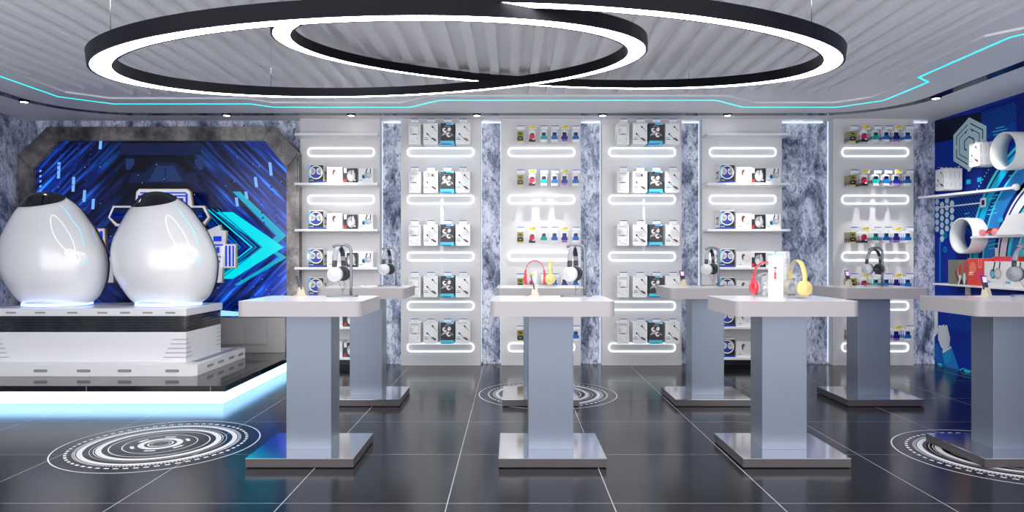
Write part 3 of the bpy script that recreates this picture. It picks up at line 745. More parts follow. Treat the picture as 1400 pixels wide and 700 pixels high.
# ------------------------------------------------------------------ floor graphics
def floorcircle(x, y, lab, rot):
    m = MB(); f = ((x, y, .0), (math.cos(rot), math.sin(rot), 0), (-math.sin(rot), math.cos(rot), 0), (0, 0, 1))
    def B(r0, r1, a0=0, a1=2*pi, n=96):
        for q in band(0, 0, r0, r1, a0, a1, n): m.flat(q, f, 'decal_white', 2)
    B(.592, .6)
    for k in range(60): a = 2*pi*k/60; B(.505, .522, a, a+.058, 2)
    B(.462, .466)
    for k in range(150): a = 2*pi*k/150; B(.468, .48, a, a+.02, 1)
    B(.425, .455); B(.388, .391); B(.366, .370); B(.325, .358); B(.285, .292); B(.212, .218)
    for k in range(6): a = 2*pi*k/6+.2; B(.150, .172, a, a+.42, 8)
    B(.095, .13); B(.066, .076); B(.05, .053)
    tag(m.build('floor_graphic'), lab, 'floor graphic', 'round floor graphics')
floorcircle(-2.245, 4.362, 'white ringed target graphic on the dark floor before the pod platform', .2)
floorcircle(.31, 5.94, 'white ringed target graphic on the floor at the rear middle table', 1.0)
floorcircle(2.967, 4.113, 'white ringed target graphic under the front table beside the mural', .7)

# ------------------------------------------------------------------ platform, screen, pods
t = thing('platform', 'low black glossy platform with glowing pale blue underside, carrying the pods', 'platform')
MB().box(XL+.002, -2.31, 5.5, 7.585, .106, .153, 'black_deck').build('deck', t)
MB().box(XL+.002, -2.34, 5.53, 7.585, .004, .106, 'fascia_led').build('light_fascia', t)

YS = 7.4
t = thing('video_wall', 'large screen wall with blue science fiction picture and aged metal frame', 'screen')
sx = lambda p: X(p, YS); sz = lambda p: Z(p, YS)
scr = [(48.6, 231), (86, 193), (363, 193), (393, 230), (393, 433), (48.6, 433)]
scr = [(sx(a), sz(b)) for a, b in scr]
out = [(sx(28), sz(212)), (sx(67), sz(174)), (sx(376), sz(174)), (sx(410), sz(210)), (sx(410), .154), (sx(28), .154)]
fr_ = MB(); bm_i = scr
for i in range(6):
    j = (i+1) % 6
    quad = [out[i], out[j], scr[j], scr[i]]
    fr_.prism(quad, YS-.03, YS+.09, 'y', 'aged_metal')
fo = fr_.build('frame', t, .006)
fr2 = MB()
def plate(pts, y0=YS-.045, m='aged_metal'):
    fr2.prism([(sx(a), sz(b)) for a, b in pts], y0, YS-.03, 'y', m)
plate([(32, 213), (66, 178), (84, 193), (47, 232)]); plate([(365, 193), (378, 178), (408, 211), (394, 230)])
plate([(33, 218), (46, 235), (46, 243), (33, 243)]); plate([(396, 232), (408, 216), (408, 262), (396, 262)])
plate([(72, 176), (100, 176), (100, 190), (86, 190)]); plate([(340, 176), (372, 176), (362, 190), (340, 190)])
fr2.build('armour_plates', t, .004)
fr2 = MB(); fr2.box(sx(29), sx(391), YS-.034, YS-.03, .155, sz(434), 'pale_metal')
for a in list(range(305, 362, 33))+list(range(40, 140, 33)): plate([(a, 438), (a+29, 438), (a+29, 470), (a, 470)], YS-.05, 'pale_metal')
fr2.build('dado_panel', t, .004)
p = MB().prism(scr, YS, YS+.03, 'y', 'screen_picture')
f = ((0, YS, 0), (1, 0, 0), (0, 0, 1), (0, -1, 0))
def sp(pts, m, lvl=1): p.flat([(sx(a), sz(b)) for a, b in pts], f, m, lvl, .0008)
# machine arch
sp([(175, 250), (180, 236), (200, 236), (212, 222), (240, 222), (254, 236), (268, 236), (275, 250)], 'scr_machine', 1)
sp([(203, 248), (214, 227), (238, 227), (250, 248)], 'scr_machine2', 2); sp([(225, 229), (227, 229), (227, 248), (225, 248)], 'scr_machine', 3); sp([(172, 217), (184, 217), (184, 224), (178, 232), (172, 232)], 'scr_machine2', 2); sp([(266, 217), (278, 217), (278, 232), (272, 232), (266, 224)], 'scr_machine2', 2)
sp([(165, 196), (275, 196), (275, 212), (165, 212)], 'scr_machine', 1)
# chevrons
def chev(ax, ay, w, lenx, leny, m, lvl, side=1):
    s = side
    sp([(ax, ay), (ax-s*w, ay), (ax-s*(w+lenx), ay-leny), (ax-s*(lenx+w*.25), ay-leny)], m, lvl); sp([(ax, ay), (ax-s*(lenx+w*.25), ay+leny*.9), (ax-s*(w+lenx), ay+leny*.9), (ax-s*w, ay)], m, lvl)
chev(388, 338, 30, 62, 48, 'scr_cyan', 3); chev(392, 322, 14, 60, 60, 'scr_cyan2', 2); chev(392, 352, 10, 62, 42, 'scr_cyan2', 2)
for k, (a, m) in enumerate(((346, 'scr_cyan'), (352, 'scr_teal'), (359, 'scr_teal'))): chev(a, 338, 3, 60, 52, m, 4)
chev(330, 338, 2, 52, 54, 'scr_teal', 4)
# bright bars and dotted rails
for a, b, c in ((367, 222, 18), (347, 242, 14), (334, 262, 10), (321, 270, 12)): sp([(a, b), (a+4, b), (a+6, b+c), (a+2, b+c)], 'scr_light', 3)
for a, b, c in ((136, 192, 12), (79, 222, 22), (99, 242, 20), (114, 260, 16), (126, 272, 14)): sp([(a, b), (a+4, b), (a+3, b+c), (a-1, b+c)], 'scr_light', 3)
for k in range(9):
    for (x0, y0, dx, dy) in ((368, 248, 1.2, 7), (352, 262, 1.2, 7), (85, 197, -1.5, 7), (54, 233, 0, 7), (107, 196, -1.2, 7), (124, 196, -1, 7), (380, 372, -3, 6.5), (360, 372, -3, 6.5), (342, 380, -3, 6)):
        a, b = x0+k*dx, y0+k*dy
        if b < 428: sp([(a, b), (a+3, b-1), (a+3, b+1.6), (a, b+2.6)], 'scr_light' if x0 == 54 else 'scr_dot', 3)
for a, c in ((300, 345), (345, 372)): sp([(a, 424), (c, 428), (c, 432), (a, 432)], 'scr_glow', 3)
for k in range(40):
    a = random.uniform(60, 385); b = random.uniform(205, 425); sp([(a, b), (a+.9, b), (a+.9, b+.9), (a, b+.9)], 'scr_glow', 5)
p.build('display', t)

# emblem in front of the screen
YG = 7.18
t = thing('wall_emblem', 'white and blue gold-edged emblem of bars and hexagons before the screen', 'emblem', (0, YG, 0))
gx = lambda q: X(q, YG); gz = lambda q: Z(q, YG)
def plq(name, pts, m='sign_white', y0=-.02, y1=.02, inner=None, mi='sign_blue', bars=()):
    P = [(gx(a), gz(b)) for a, b in pts]
    cx = sum(a for a, b in P)/len(P); cz = sum(b for a, b in P)/len(P)
    g = MB().prism([(cx+(a-cx)*1.0+(.006 if a > cx else -.006), cz+(b-cz)+(.006 if b > cz else -.006)) for a, b in P], y0+.004, y1, 'y', 'gold_edge')
    g.prism(P, y0, y0+.006, 'y', m)
    for br in bars: g.prism([(gx(a), gz(b)) for a, b in br[0]], y0-.003, y0+.002, 'y', br[1])
    g.build(name, t)
plq('top_plaque', [(186, 283), (188, 263), (192, 259), (256, 259), (261, 263), (264, 283)], bars=[(rc(193, 263, 256, 265), 'sign_blue'), (rc(240, 267, 257, 269), 'sign_blue'), (rc(255, 265, 258, 281), 'sign_blue'), (rc(249, 271, 252, 281), 'sign_blue'), (rc(190, 267, 193, 281), 'sign_blue'), (rc(240, 271, 249, 273), 'sign_blue')])
plq('hexagon_bar', [(149.5, 297), (156, 282), (280, 282), (287.5, 297), (279, 309), (160, 309)], bars=[([(152, 297), (158, 284), (278, 284), (285, 297), (277, 306), (162, 306)], 'sign_navy'), ([(152, 297), (200, 297), (200, 292), (156, 291)], 'sign_blue'), ([(240, 298), (285, 297), (282, 291), (240, 291)], 'sign_blue'), (rc(262, 295, 284, 297), 'sign_white')])
plq('letter_plaque', [(283, 350), (283, 316), (301, 308), (303, 315), (310, 316), (308, 350)], bars=[(rc(293, 323, 304, 330), 'sign_blue'), (rc(288, 334, 306, 336), 'sign_blue'), (rc(297, 338, 301, 346), 'sign_blue')])
plq('letter_plaque', [(303, 366), (303, 334), (323, 334), (323, 366)], bars=[(rc(309, 336, 311.5, 364), 'sign_blue'), (rc(314, 336, 316.5, 364), 'sign_blue'), (rc(319, 336, 321, 364), 'sign_blue')])
plq('letter_plaque', [(284, 386), (284, 352), (306, 352), (304, 386)], bars=[(rc(295, 362, 298, 378), 'sign_blue'), (rc(288, 356, 302, 359), 'sign_blue')])
plq('letter_plaque', [(128, 350), (128, 313), (144, 313), (146, 350)], bars=[(rc(138, 316, 142, 336), 'sign_blue'), (rc(131, 340, 144, 343), 'sign_blue')])
plq('letter_plaque', [(136, 386), (136, 352), (156, 352), (156, 386)], bars=[(rc(140, 358, 152, 361), 'sign_blue')])
MB().box(gx(205), gx(215), .02, .22, gz(330), gz(300), 'aged_metal').build('bracket', t)

# pod unit (counter)
t = thing('pod_counter', 'long white counter with black ribbed band carrying two egg pods', 'counter')
cx0, cx1, cy0, cy1 = -4.60, -2.889, 6.05, 6.775
MB().prism([(cx0-.13, 5.93+.03), (cx0-.09, 5.93), (-2.78, 5.93), (-2.745, 5.96), (-2.745, 7.03), (cx0-.13, 7.03)], .154, .255, 'z', 'body_white').build('plinth', t, .006)
MB().box(cx0, cx1, cy0, cy1, .255, .526, 'body_white').build('body', t, .004)
r = MB().box(cx0, cx1-.004, cy0+.004, cy1, .526, .668, 'black_gloss')
for k in range(5): r.box(cx0-.003, cx1, cy0-.002, cy1+.003, .545+k*.024, .552+k*.024, 'ink_dark')
r.build('ribbed_band', t)
MB().box(cx0-.02, cx1+.012, cy0-.02, cy1+.012, .668, .737, 'body_white').build('top_slab', t, .006)
SL = []
class _S:
    def prism(s, *a): SL.append(MB().prism(*a).build('slot', t))
sl = _S()
for a in (46, 105, 161, 226): sl.prism(roundrect(X(a, 5.93), Z(509, 5.93), X(a+19, 5.93), Z(505, 5.93), .011, 3), 5.927, 5.93, 'y', 'slot_grey')
for y in (6.15, 6.38, 6.62, 6.85): sl.prism(roundrect(y, .195, y+.12, .218, .009, 3), -2.745, -2.742, 'x', 'slot_grey')
for a in (8, 48, 92, 133, 164, 195, 226): sl.prism(roundrect(X(a, 6.03), .692, X(a+14, 6.03), .706, .006, 3), 6.027, 6.03, 'y', 'slot_grey')
class _V:
    def box(s, *a): MB().box(*a).build('vent_groove', t)
v = _V()
for k in range(5):
    z = Z(464+k*6.1, 6.05); v.box(-2.889-.12-.02*k, -2.889, 6.046, 6.05, z-.004, z+.004, 'ink_grey'); v.box(-2.889, -2.886, 6.05, 6.09+.02*k, z-.004, z+.004, 'ink_grey')
    v.box(-4.60, -4.53+.018*k, 6.046, 6.05, z-.004, z+.004, 'ink_grey')
    v.box(-2.889, -2.886, 6.68, 6.77, z-.004+.03, z+.004+.03, 'ink_grey')
MB().box(-2.86, -2.79, 6.1, 6.98, .255, .258, 'perf_violet').build('perforated_strip', t)

# egg pods: (z height fraction rows from pixel outlines at Y = 6.42)
YP = 6.42
prof = [(412.5, 182, 264), (410, 176, 270), (404, 167, 281), (397, 159, 289), (387, 153, 294.5), (375, 150, 297.5), (360, 149, 299), (345, 150, 298), (330, 152.5, 294.5), (315, 156.5, 288), (300, 162, 279.5), (288, 169, 270), (278, 176.5, 259), (271, 184, 248.5), (266, 191, 238), (262, 199, 226), (259.6, 207, 216), (259, 211, 212)]
POD_D = .75
def pod(px_off, lab, k=1.):
    cx = X(224+px_off, YP); t = thing('egg_pod', lab, 'egg pod', (cx, YP, .742), 0, 'egg pods on the counter')
    rows = [(.05, .27, .012), (.05, .325, .04), (0.051, 0.375, 0.10), (0.036, 0.428, 0.205), (0.022, 0.454, 0.287), (0.014, 0.467, 0.365), (0.007, 0.468, 0.439), (-0.001, 0.46, 0.51), (-0.008, 0.443, 0.578), (-0.013, 0.419, 0.641), (-0.015, 0.391, 0.701), (-0.018, 0.363, 0.757), (-0.022, 0.332, 0.808), (-0.025, 0.303, 0.856), (-0.028, 0.273, 0.899), (-0.031, 0.24, 0.937), (-0.037, 0.208, 0.97), (-0.047, 0.178, 0.998), (-0.056, 0.146, 1.022), (-0.060, 0.112, 1.039), (-.063, .075, 1.051), (-.065, .038, 1.058), (-.066, .005, 1.060)]
    # interpolate finely
    fine = []
    for i in range(len(rows)-1):
        p0 = rows[max(0, i-1)]; p1 = rows[i]; p2 = rows[i+1]; p3 = rows[min(len(rows)-1, i+2)]
        for q in range(4):
            u = q/4
            fine.append(tuple(.5*((2*p1[c])+(-p0[c]+p2[c])*u+(2*p0[c]-5*p1[c]+4*p2[c]-p3[c])*u*u+(-p0[c]+3*p1[c]-3*p2[c]+p3[c])*u**3) for c in range(3)))
    fine.append(rows[-1])
    N = 64
    def P(th, i, off=0.): c, r_, z = fine[i]; return (c+(r_+off)*math.cos(th), POD_D*(r_+off)*math.sin(th), z)
    nf = len(fine)
    ztop = fine[-1][2]; sh = MB()
    sh.add([P(2*pi*k/N, i) for i in range(nf) for k in range(N)], [(i*N+k, i*N+(k+1) % N, (i+1)*N+(k+1) % N, (i+1)*N+k) for i in range(nf-1) for k in range(N)], 'pod_white', True)
    sh.build('shell', t)
    c2 = MB(); off = []
    # cap laid just above the shell, with its own sagging edge
    rowsn = 16
    def surf(th, z):
        for i in range(nf-1):
            if fine[i][2] <= z <= fine[i+1][2]:
                u = (z-fine[i][2])/max(1e-6, fine[i+1][2]-fine[i][2]); c = fine[i][0]*(1-u)+fine[i+1][0]*u; r_ = fine[i][1]*(1-u)+fine[i+1][1]*u
                return c, r_
        return fine[-1][0], fine[-1][1]
    cv = []
    for j in range(rowsn+1):
        for k in range(N):
            th = 2*pi*k/N; zb = .978+.031*math.cos(th)-.07*max(0, -math.sin(th))
            u = j/rowsn; z = zb+(ztop-zb)*(1-(1-u)**2); c, r_ = surf(th, z); cv.append((c+(r_+.004)*math.cos(th), POD_D*(r_+.004)*math.sin(th), z+.004))
    cf = [(j*N+k, j*N+(k+1) % N, (j+1)*N+(k+1) % N, (j+1)*N+k) for j in range(rowsn) for k in range(N)]+[[rowsn*N+k for k in range(N)]]
    c2.add(cv, cf, 'black_gloss', True); c2.build('cap', t)
    # rear shell rim: black seam strip running over the side
    def strip(th0, th1, i0, i1, m, o=.006, thick=True):
        g = MB(); a = [P(th0, i, o) for i in range(i0, i1)]; b = [P(th1, i, o) for i in range(i0, i1)]; a2 = [P(th0, i, -.004) for i in range(i0, i1)]; b2 = [P(th1, i, -.004) for i in range(i0, i1)]; n = len(a)
        g.add(a+b+a2+b2, [x for i in range(n-1) for x in ((i, i+1, n+i+1, n+i), (i, 2*n+i, 2*n+i+1, i+1), (n+i, n+i+1, 3*n+i+1, 3*n+i))], m, True)
        return g
    strip(.22, .36, 8, 70, 'black_gloss', .014).build('seam_strip', t)
    strip(pi-.36, pi-.22, 8, 70, 'black_gloss', .014).build('seam_strip', t)
    # thin white and cyan outlines laid on the shell front
    def onshell(pts, w, m, g):
        path = []
        for th, z in pts:
            c, r_ = surf(th, z); path.append((c+(r_+.002)*math.cos(th), POD_D*(r_+.002)*math.sin(th), z))
        g.sweep(path, w, w*.5, m, False, 6, up=(0, -1, 0))
    g = MB()
    onshell([(-.90+.16*math.cos(a)+.13*math.sin(a), .66-.17*math.sin(a)) for a in [2*pi*k/32 for k in range(33)]], .0035, 'pod_line', g)
    onshell([(-.76+.12*math.cos(a)+.06*math.sin(a), .46-.06*math.sin(a)) for a in [2*pi*k/24 for k in range(25)]], .003, 'pod_line', g)
    onshell([(-.75, .93), (-.6, .86), (-.55, .78), (-.45, .70), (-.48, .58), (-.48, .42), (-.60, .37)], .003, 'pod_cyan', g)
    g.build('shell_lines', t)
    ringm = MB().lathe([(.27, 0), (.285, 0), (.285, .024), (.27, .024)], 'pod_ring', Matrix.Translation((fine[0][0], 0, 0)), 48)
    ringm.lathe([(0, -.004), (.3, -.004), (.3, .0), (0, 0)], 'body_white', Matrix.Translation((fine[0][0], 0, 0)), 48)
    ringm.build('glow_ring', t)
    MB().lathe([(.0, .002), (.262, .002), (.262, .03), (0, .03)], 'body_white', Matrix.Translation((fine[0][0], 0, 0)), 48).build('pedestal', t)
    return t
pod(0, 'white egg-shaped pod with black cap, nearer the wall shelves')
pod(-152, 'white egg-shaped pod with black cap, at the picture edge by the stone wall')

# ------------------------------------------------------------------ mural on the side wall
t = MB(); fm = ((XR-.004, 0, 0), (0, 1, 0), (0, 0, 1), (-1, 0, 0))
def my(px): return XR*F/(px-700)
def mz(px, py): return H-(py-350)*my(px)/F
t.box(XR-.004, XR, 2.0, YB-.001, .002, ZC-.002, 'mural_blue')
def mp_(pts, m, lvl=1): t.flat([(my(a), mz(a, b)) for a, b in pts], fm, m, lvl, .0005)
def mq(pts, m, lvl=1): t.flat(pts, fm, m, lvl, .0005)
mp_([(1277.2, 166), (1342, 153), (1342, 183), (1277.2, 196)], 'mural_deep', 1)
mp_([(1342, 150), (1391, 133), (1391, 167), (1342, 183)], 'mural_navy', 1)
mp_([(1391, 131), (1440, 108), (1440, 400), (1391, 400)], 'mural_navy', 1)
def stripes(y0, y1, z0, z1, d, w_, m, lvl):
    c = z0-y1
    while c < z1-y0:
        a_ = max(y0, z0-c); b_ = min(y1, z1-c)
        if b_-a_ > .02: mq(seg2(a_, a_+c, b_, b_+c, w_), m, lvl)
        c += d
mp_([(1318, 232), (1400, 215), (1440, 210), (1440, 400), (1310, 400), (1305, 300)], 'mural_navy', 1)
stripes(6.37, 6.84, 2.36, 2.64, .032, .009, 'mural_stripe', 2); stripes(6.62, 7.24, 1.42, 1.86, .05, .013, 'mural_stripe', 2); stripes(6.55, 7.36, .42, .74, .05, .010, 'mural_stripe', 2)
def mhex(cx, cz, r, m, lvl, sy=1.): mq([(cx+r*sy*math.sin(pi/3*k), cz+r*math.cos(pi/3*k)) for k in range(6)], m, lvl)
hy, hz = my(1326), mz(1326, 197)
def HX(r, m, lvl): mq([(hy+a*r, hz+b*r) for a, b in ((0, 1), (.92, .5), (.92, -.5), (0, -1), (-.92, -.5), (-.92, .5))], m, lvl)
HX(.275, 'mural_pale', 4); HX(.225, 'mural_navy', 5); HX(.212, 'mural_pale', 6); HX(.17, 'mural_navy', 7); HX(.16, 'mural_pale', 8); HX(.085, 'mural_navy', 9); HX(.070, 'mural_pale', 10)
mq(rc(hy-.02, hz-.28, hy+.02, hz-.155), 'mural_pale', 11); mq(rc(hy-.02, hz+.155, hy+.02, hz+.27), 'mural_pale', 11)
for s in (-1, 1): mq(rc(hy+s*.2-.03, hz-.02, hy+s*.2+.03, hz+.02), 'mural_pale', 11); mq(ell(hy+s*.05, hz+.13, .012), 'mural_navy', 12)
mq(rc(hy-.03, hz-.09, hy+.03, hz-.05), 'mural_pale', 11)
# white honeycomb
for i in range(4):
    for j in range(6):
        if (i, j) in ((3, 5), (0, 5), (2, 5)): continue
        cy_ = my(1282)-i*.085; cz_ = mz(1282, 276)-j*.075-(i % 2)*.037
        mq([(cy_+.043*math.cos(pi/3*k), cz_+.04*math.sin(pi/3*k)) for k in range(6)], 'mural_cyan', 4)
        mq([(cy_+.036*math.cos(pi/3*k), cz_+.033*math.sin(pi/3*k)) for k in range(6)], 'mural_white', 5)
# line with square
mp_([(1279, 283.5), (1341, 276.5), (1341, 278.5), (1279, 285.5)], 'mural_white', 6); mp_([(1341, 271.5), (1349, 270), (1349, 282.5), (1341, 284)], 'mural_white', 6); mp_([(1343, 274), (1347, 273), (1347, 280), (1343, 281)], 'mural_navy', 7)
# big circle of the mural
ccy, ccz = 5.75, 1.12
for r0, r1, m in ((.44, .60, 'mural_aqua'), (.60, .62, 'mural_white'), (.62, .70, 'mural_mid'), (.70, .74, 'mural_aqua'), (.76, .84, 'mural_white'), (.84, .86, 'mural_navy'), (.86, .88, 'mural_white'), (.92, 1.06, 'mural_mid'), (1.06, 1.08, 'mural_aqua'), (1.14, 1.22, 'mural_cyan'), (1.24, 1.27, 'mural_aqua')):
    for q in band(ccy, ccz, r0, r1, 0, pi, 64):
        if all(a < 7.5 for a, b in q): mq(q, m, 3)
mp_([(1357, 352), (1361, 352), (1361, 339), (1366, 339), (1366, 360), (1357, 360)], 'mural_white', 5)
for a, b, w_ in ((1356, 262, 8), (1360, 267, 6), (1353, 272, 9), (1358, 277, 12), (1355, 282, 7), (1352, 287, 10), (1350, 293, 14), (1320, 292, 6), (1318, 298, 9), (1362, 175, 12), (1358, 180, 20), (1359, 184, 12), (1350, 330, 12), (1352, 335, 14), (1353, 340, 9), (1380, 240, 8)):
    mp_([(a, b), (a+w_, b-w_*.22), (a+w_, b-w_*.22+1.2), (a, b+1.2)], 'mural_aqua', 6)
for a, b in ((1322, 246), (1337, 243), (1366, 298)): mp_([(a, b), (a+6, b-1), (a+6, b+5), (a, b+6)], 'mural_cyan', 6)
for k in range(9): mp_([(1336+k*2.6, 260-k*4.5), (1337.5+k*2.6, 260-k*4.5), (1337.5+k*2.6, 258-k*4.5), (1336+k*2.6, 258-k*4.5)], 'mural_aqua', 6)
for a, b in ((1293, 322), (1293, 341)):
    for q in band(my(a), mz(a, b), .022, .032, 0, 2*pi, 16): mq(q, 'mural_cyan', 5)
    mq(ell(my(a), mz(a, b), .01), 'mural_cyan', 5)
mp_([(1285, 327), (1287, 327), (1287, 385), (1285, 385)], 'mural_mid', 5)
mp_([(1277.5, 424), (1283, 424), (1283, 455), (1277.5, 462)], 'mural_white', 5)
# raised fist with blue sleeve
mp_([(1283, 449), (1284.5, 444.5), (1286.5, 444.5), (1288, 446), (1289.5, 444), (1291.5, 444), (1292.5, 446), (1294, 444), (1296, 445), (1297.5, 452), (1300, 462), (1299, 473), (1291, 479), (1287, 474), (1283.5, 464)], 'mural_white', 6)
mp_([(1289, 479), (1301, 473), (1302, 476), (1290, 483)], 'mural_white', 7)
mp_([(1289, 482), (1302, 475), (1313, 507), (1294, 501)], 'mural_mid', 6); mp_([(1277.5, 462), (1289, 480), (1293, 501), (1277.5, 498)], 'mural_stripe', 5)
for k in range(5): mp_([(1290+k*.3, 487+k*3), (1300+k*.3, 478+k*3), (1300+k*.3, 479.2+k*3), (1290+k*.3, 488.4+k*3)], 'mural_cyan', 7)
for k in range(7): mp_([(1278, 470+k*4), (1288, 478+k*4), (1288, 479+k*4), (1278, 471.4+k*4)], 'mural_mid', 7) if 479+k*4 < 497 else None
mq(ell(my(1323), mz(1323, 508), .045, .02), 'mural_aqua', 6); mq(ell(my(1286), mz(1286, 499), .04, .02), 'mural_aqua', 6)
mp_([(1313, 505), (1317, 503), (1329, 507), (1329, 508.5), (1317, 504.5), (1313, 506.5)], 'mural_aqua', 6)
mural = tag(t.build('wall_mural'), 'blue technology mural with hexagons, honeycomb and cyan circle on the side wall', 'mural')

# ring shelves
def tube_shelf(Y0, z0, r, x0, lab):
    t = thing('ring_shelf', lab, 'ring shelf', (0, 0, 0), 0, 'ring shelves on the mural wall')
    M = Matrix.Translation((XR-.006, Y0, z0)) @ Matrix.Rotation(-pi/2, 4, 'Y'); L = XR-.006-x0
    MB().lathe([(r, 0), (r, L), (r-.014, L), (r-.014, 0), (r, 0)], 'body_white', M, 64).build('tube', t)
    MB().box(XR-.02, XR-.006, Y0-.02, Y0+.02, z0-r+.001, z0-r+.02, 'chrome').build('bracket', t)
    o = t.children[0]; 
    b = o.modifiers.new('e', 'EDGE_SPLIT'); b.split_angle = .6
    return t
tube_shelf(6.92, 1.405, .182, 4.55, 'lower white ring shelf on the mural wall behind the toy car')
tube_shelf(6.32, 2.172, .176, 4.545, 'upper white ring shelf on the mural wall beside hanging packs')
# tapered shelf board
t = thing('tapered_shelf', 'long tapered white shelf board with round end on the mural wall', 'shelf')
MB().prism([(4.435, 7.46), (4.675, 6.33), (XR-.006, 6.33), (XR-.006, 7.46)], 1.825, 1.848, 'z', 'body_white').build('board', t, .003)
MB().lathe([(0, -.012), (.03, -.012), (.032, 0), (.032, .012), (0, .014)], 'card_white', Matrix.Translation((4.668, 6.325, 1.838)) @ Matrix.Rotation(pi/2, 4, 'X'), 24).build('end_cap', t)
# car shelf
t = thing('angled_shelf', 'white shelf under the red toy car, bent up at one end', 'shelf')
MB().box(4.52, XR-.006, 6.12, 6.735, 1.372, 1.392, 'body_white').build('board', t, .002)
MB().prism([(6.36, 1.392), (6.20, 1.57), (5.65, 1.60), (5.65, 1.392)], 4.50, 4.52, 'x', 'body_white').build('upright', t, .002)
t = thing('toy_car', 'red toy racing car with pink wheels on the angled shelf', 'toy car', (4.62, 6.55, 1.3925))
b = MB().prism([(-.14, .028), (.13, .028), (.14, .045), (.06, .05), (.03, .074), (-.03, .074), (-.06, .05), (-.13, .062), (-.145, .058)], -.03, .03, 'x', 'toy_red').build('body', t, .004)
MB().prism([(.025, .072), (.05, .052), (-.05, .052), (-.025, .072)], -.031, .031, 'x', 'ink_dark').build('cockpit', t)
for sx_ in (-.048, .048):
    for yy in (-.085, .085):
        MB().lathe([(0, -.014), (.026, -.014), (.033, -.01), (.033, .01), (.026, .014), (0, .014)], 'toy_pink', Matrix.Translation((sx_, yy, .033)) @ Matrix.Rotation(pi/2, 4, 'Y'), 24).build('wheel', t)
# hanging packs facing the room
for (ya, zb, pl) in ((7.18, 1.888, 'above the tapered shelf'), (6.645, 2.072, 'beside the upper ring shelf')):
    hk_ = thing('wall_hook', f'chrome hook holding white earphone packs {pl}', 'hook', (0, 0, 0), 0, 'hooks on the mural wall')
    MB().sweep([(XR-.006, ya, zb+.24), (4.49, ya, zb+.24), (4.482, ya, zb+.25)], .0025, .0025, 'chrome', seg=6, up=(0, 1, 0)).build('rod', hk_)
    MB().box(XR-.012, XR-.006, ya-.02, ya+.02, zb+.22, zb+.26, 'chrome').build('plate', hk_)
    for q in range(4):
        put('thin', lambda l, g: pack_earph('earphone_pack', l, g, .044, False), (4.50+q*.047, ya, zb), f'thin white earphone pack {pl}, {depthn[q]} on its hook', 'earphone packs hanging on the mural wall', -pi/2)
# lower shelf with boxes
t = thing('display_shelf', 'long white shelf of boxes on the mural wall', 'shelf')
MB().box(4.50, XR-.006, 5.3, 7.3, .893, .912, 'body_white').build('board', t, .002)
for yy in (6.0, 7.0): MB().box(4.66, XR-.006, yy, yy+.02, .80, .893, 'body_white').build('bracket', t)
def facebox(nme, lab, y0, y1, h, m, x0=4.53, x1=4.68):
    t = thing(nme, lab, 'box', (x0, (y0+y1)/2, .9125)); w = (y1-y0)/2
    b = MB().box(0, x1-x0, -w, w, 0, h, m); f = ((0, 0, 0), (0, -1, 0), (0, 0, 1), (-1, 0, 0))
    return t, b, f, w
t, b, f, w = facebox('shoe_box', 'olive box picturing red and white sneakers on mural shelf', 6.80, 7.09, .245, 'box_olive')
b.flat(ell(.03, .12, .022, .09, -.1), f, 'card_white'); b.flat(ell(.04, .15, .025, .06, -.1), f, 'ink_red', 2); b.flat(rc(.10, .06, .135, .23), f, 'ink_red'); b.flat(ell(.11, .06, .02, .06), f, 'card_cream', 2); b.flat(ell(.0, .08, .02, .07, .4), f, 'ink_brown', 2); b.flat(rc(.03, .005, .14, .05), f, 'ink_black', 1); b.flat(seg2(.02, .0, .06, .09, .02), f, 'card_white', 3); b.build('carton', t)
MB().box(0, .15, -w, w, .245, .248, 'box_olive').build('lid', t)
t, b, f, w = facebox('product_box', 'red-orange box picturing a pink headphone on mural shelf', 6.535, 6.79, .262, 'box_red')
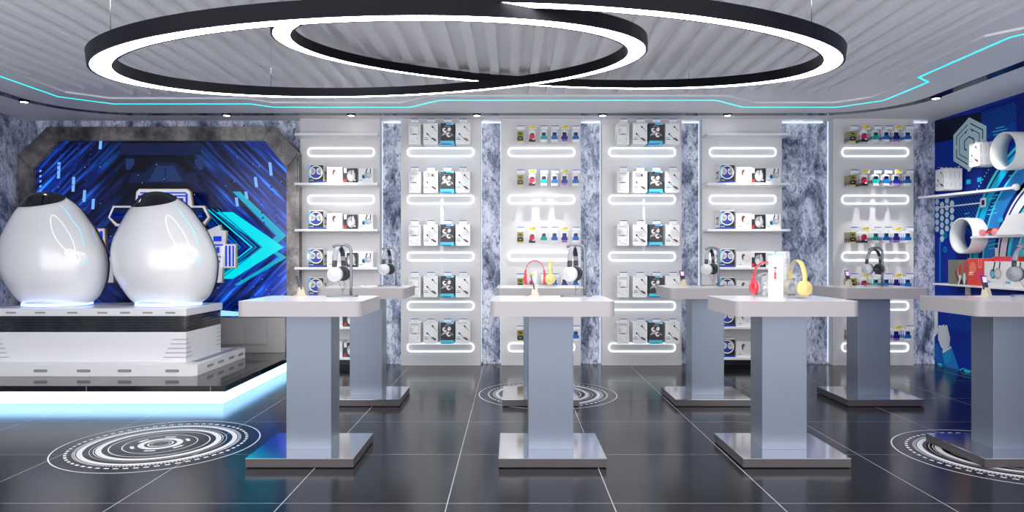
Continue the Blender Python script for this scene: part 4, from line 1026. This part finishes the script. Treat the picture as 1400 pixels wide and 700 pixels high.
b.flat(ell(-.05, .17, .05, .06), f, 'box_orange'); b.flat(ell(.055, .10, .045, .06), f, 'box_pink', 1); b.flat(ell(.055, .10, .033, .046), f, 'box_red', 2); b.flat(ell(.055, .10, .028, .04), f, 'box_pink', 3); b.flat(rc(.03, .17, .08, .262), f, 'box_orange', 1); b.flat(rc(.045, .19, .066, .262), f, 'box_pink', 2)
b.flat(rc(-.11, .10, -.04, .108), f, 'card_white', 2); b.flat(rc(-.10, .116, -.05, .132), f, 'card_white', 2); b.build('carton', t)
MB().box(0, .15, -w, w, .262, .265, 'box_orange').build('lid', t)
t, b, f, w = facebox('product_box', 'red box with pink discs half hidden behind the white boxes', 6.20, 6.52, .28, 'box_red', 4.60, 4.695)
for c in (-.08, .06): b.flat(ell(c, .25, .035, .028), f, 'box_pink')
b.build('carton', t); MB().box(0, .095, -w, w, .28, .283, 'box_red').build('lid', t)
for i, (y0, y1, lab) in enumerate(((6.275, 6.525, 'white box picturing grey headphones, beside the red-orange box'), (6.02, 6.27, 'white box picturing headphones, nearer end of mural shelf'), (5.765, 6.015, 'third white headphone box along the mural shelf'))):
    t, b, f, w = facebox('headphone_box', lab, y0, y1, .235, 'card_white', 4.515, 4.59)
    b.flat(seg2(-.01, .13, .02, .234, .018), f, 'ink_dark'); b.flat(seg2(.07, .13, .085, .234, .016), f, 'ink_dark'); b.flat(ell(-.01, .12, .036, .045), f, 'ink_dark', 2); b.flat(ell(-.016, .115, .022, .034), f, 'ink_sky', 3)
    b.flat(ell(.055, .125, .05, .052), f, 'ink_grey', 3); b.flat(ell(.06, .125, .034, .036), f, 'card_grey', 4); b.flat(rc(-.10, .035, -.04, .055), f, 'ink_sky'); b.build('carton', t)
    MB().box(0, .075, -w, w, .235, .238, 'card_white').build('lid', t)

# ------------------------------------------------------------------ output look
S.view_settings.view_transform = 'Standard'; S.view_settings.look = 'None'; S.view_settings.gamma = 1; S.view_settings.exposure = 0.86
S.view_settings.use_curve_mapping = False
S.cycles.max_bounces = 8; S.cycles.use_denoising = True
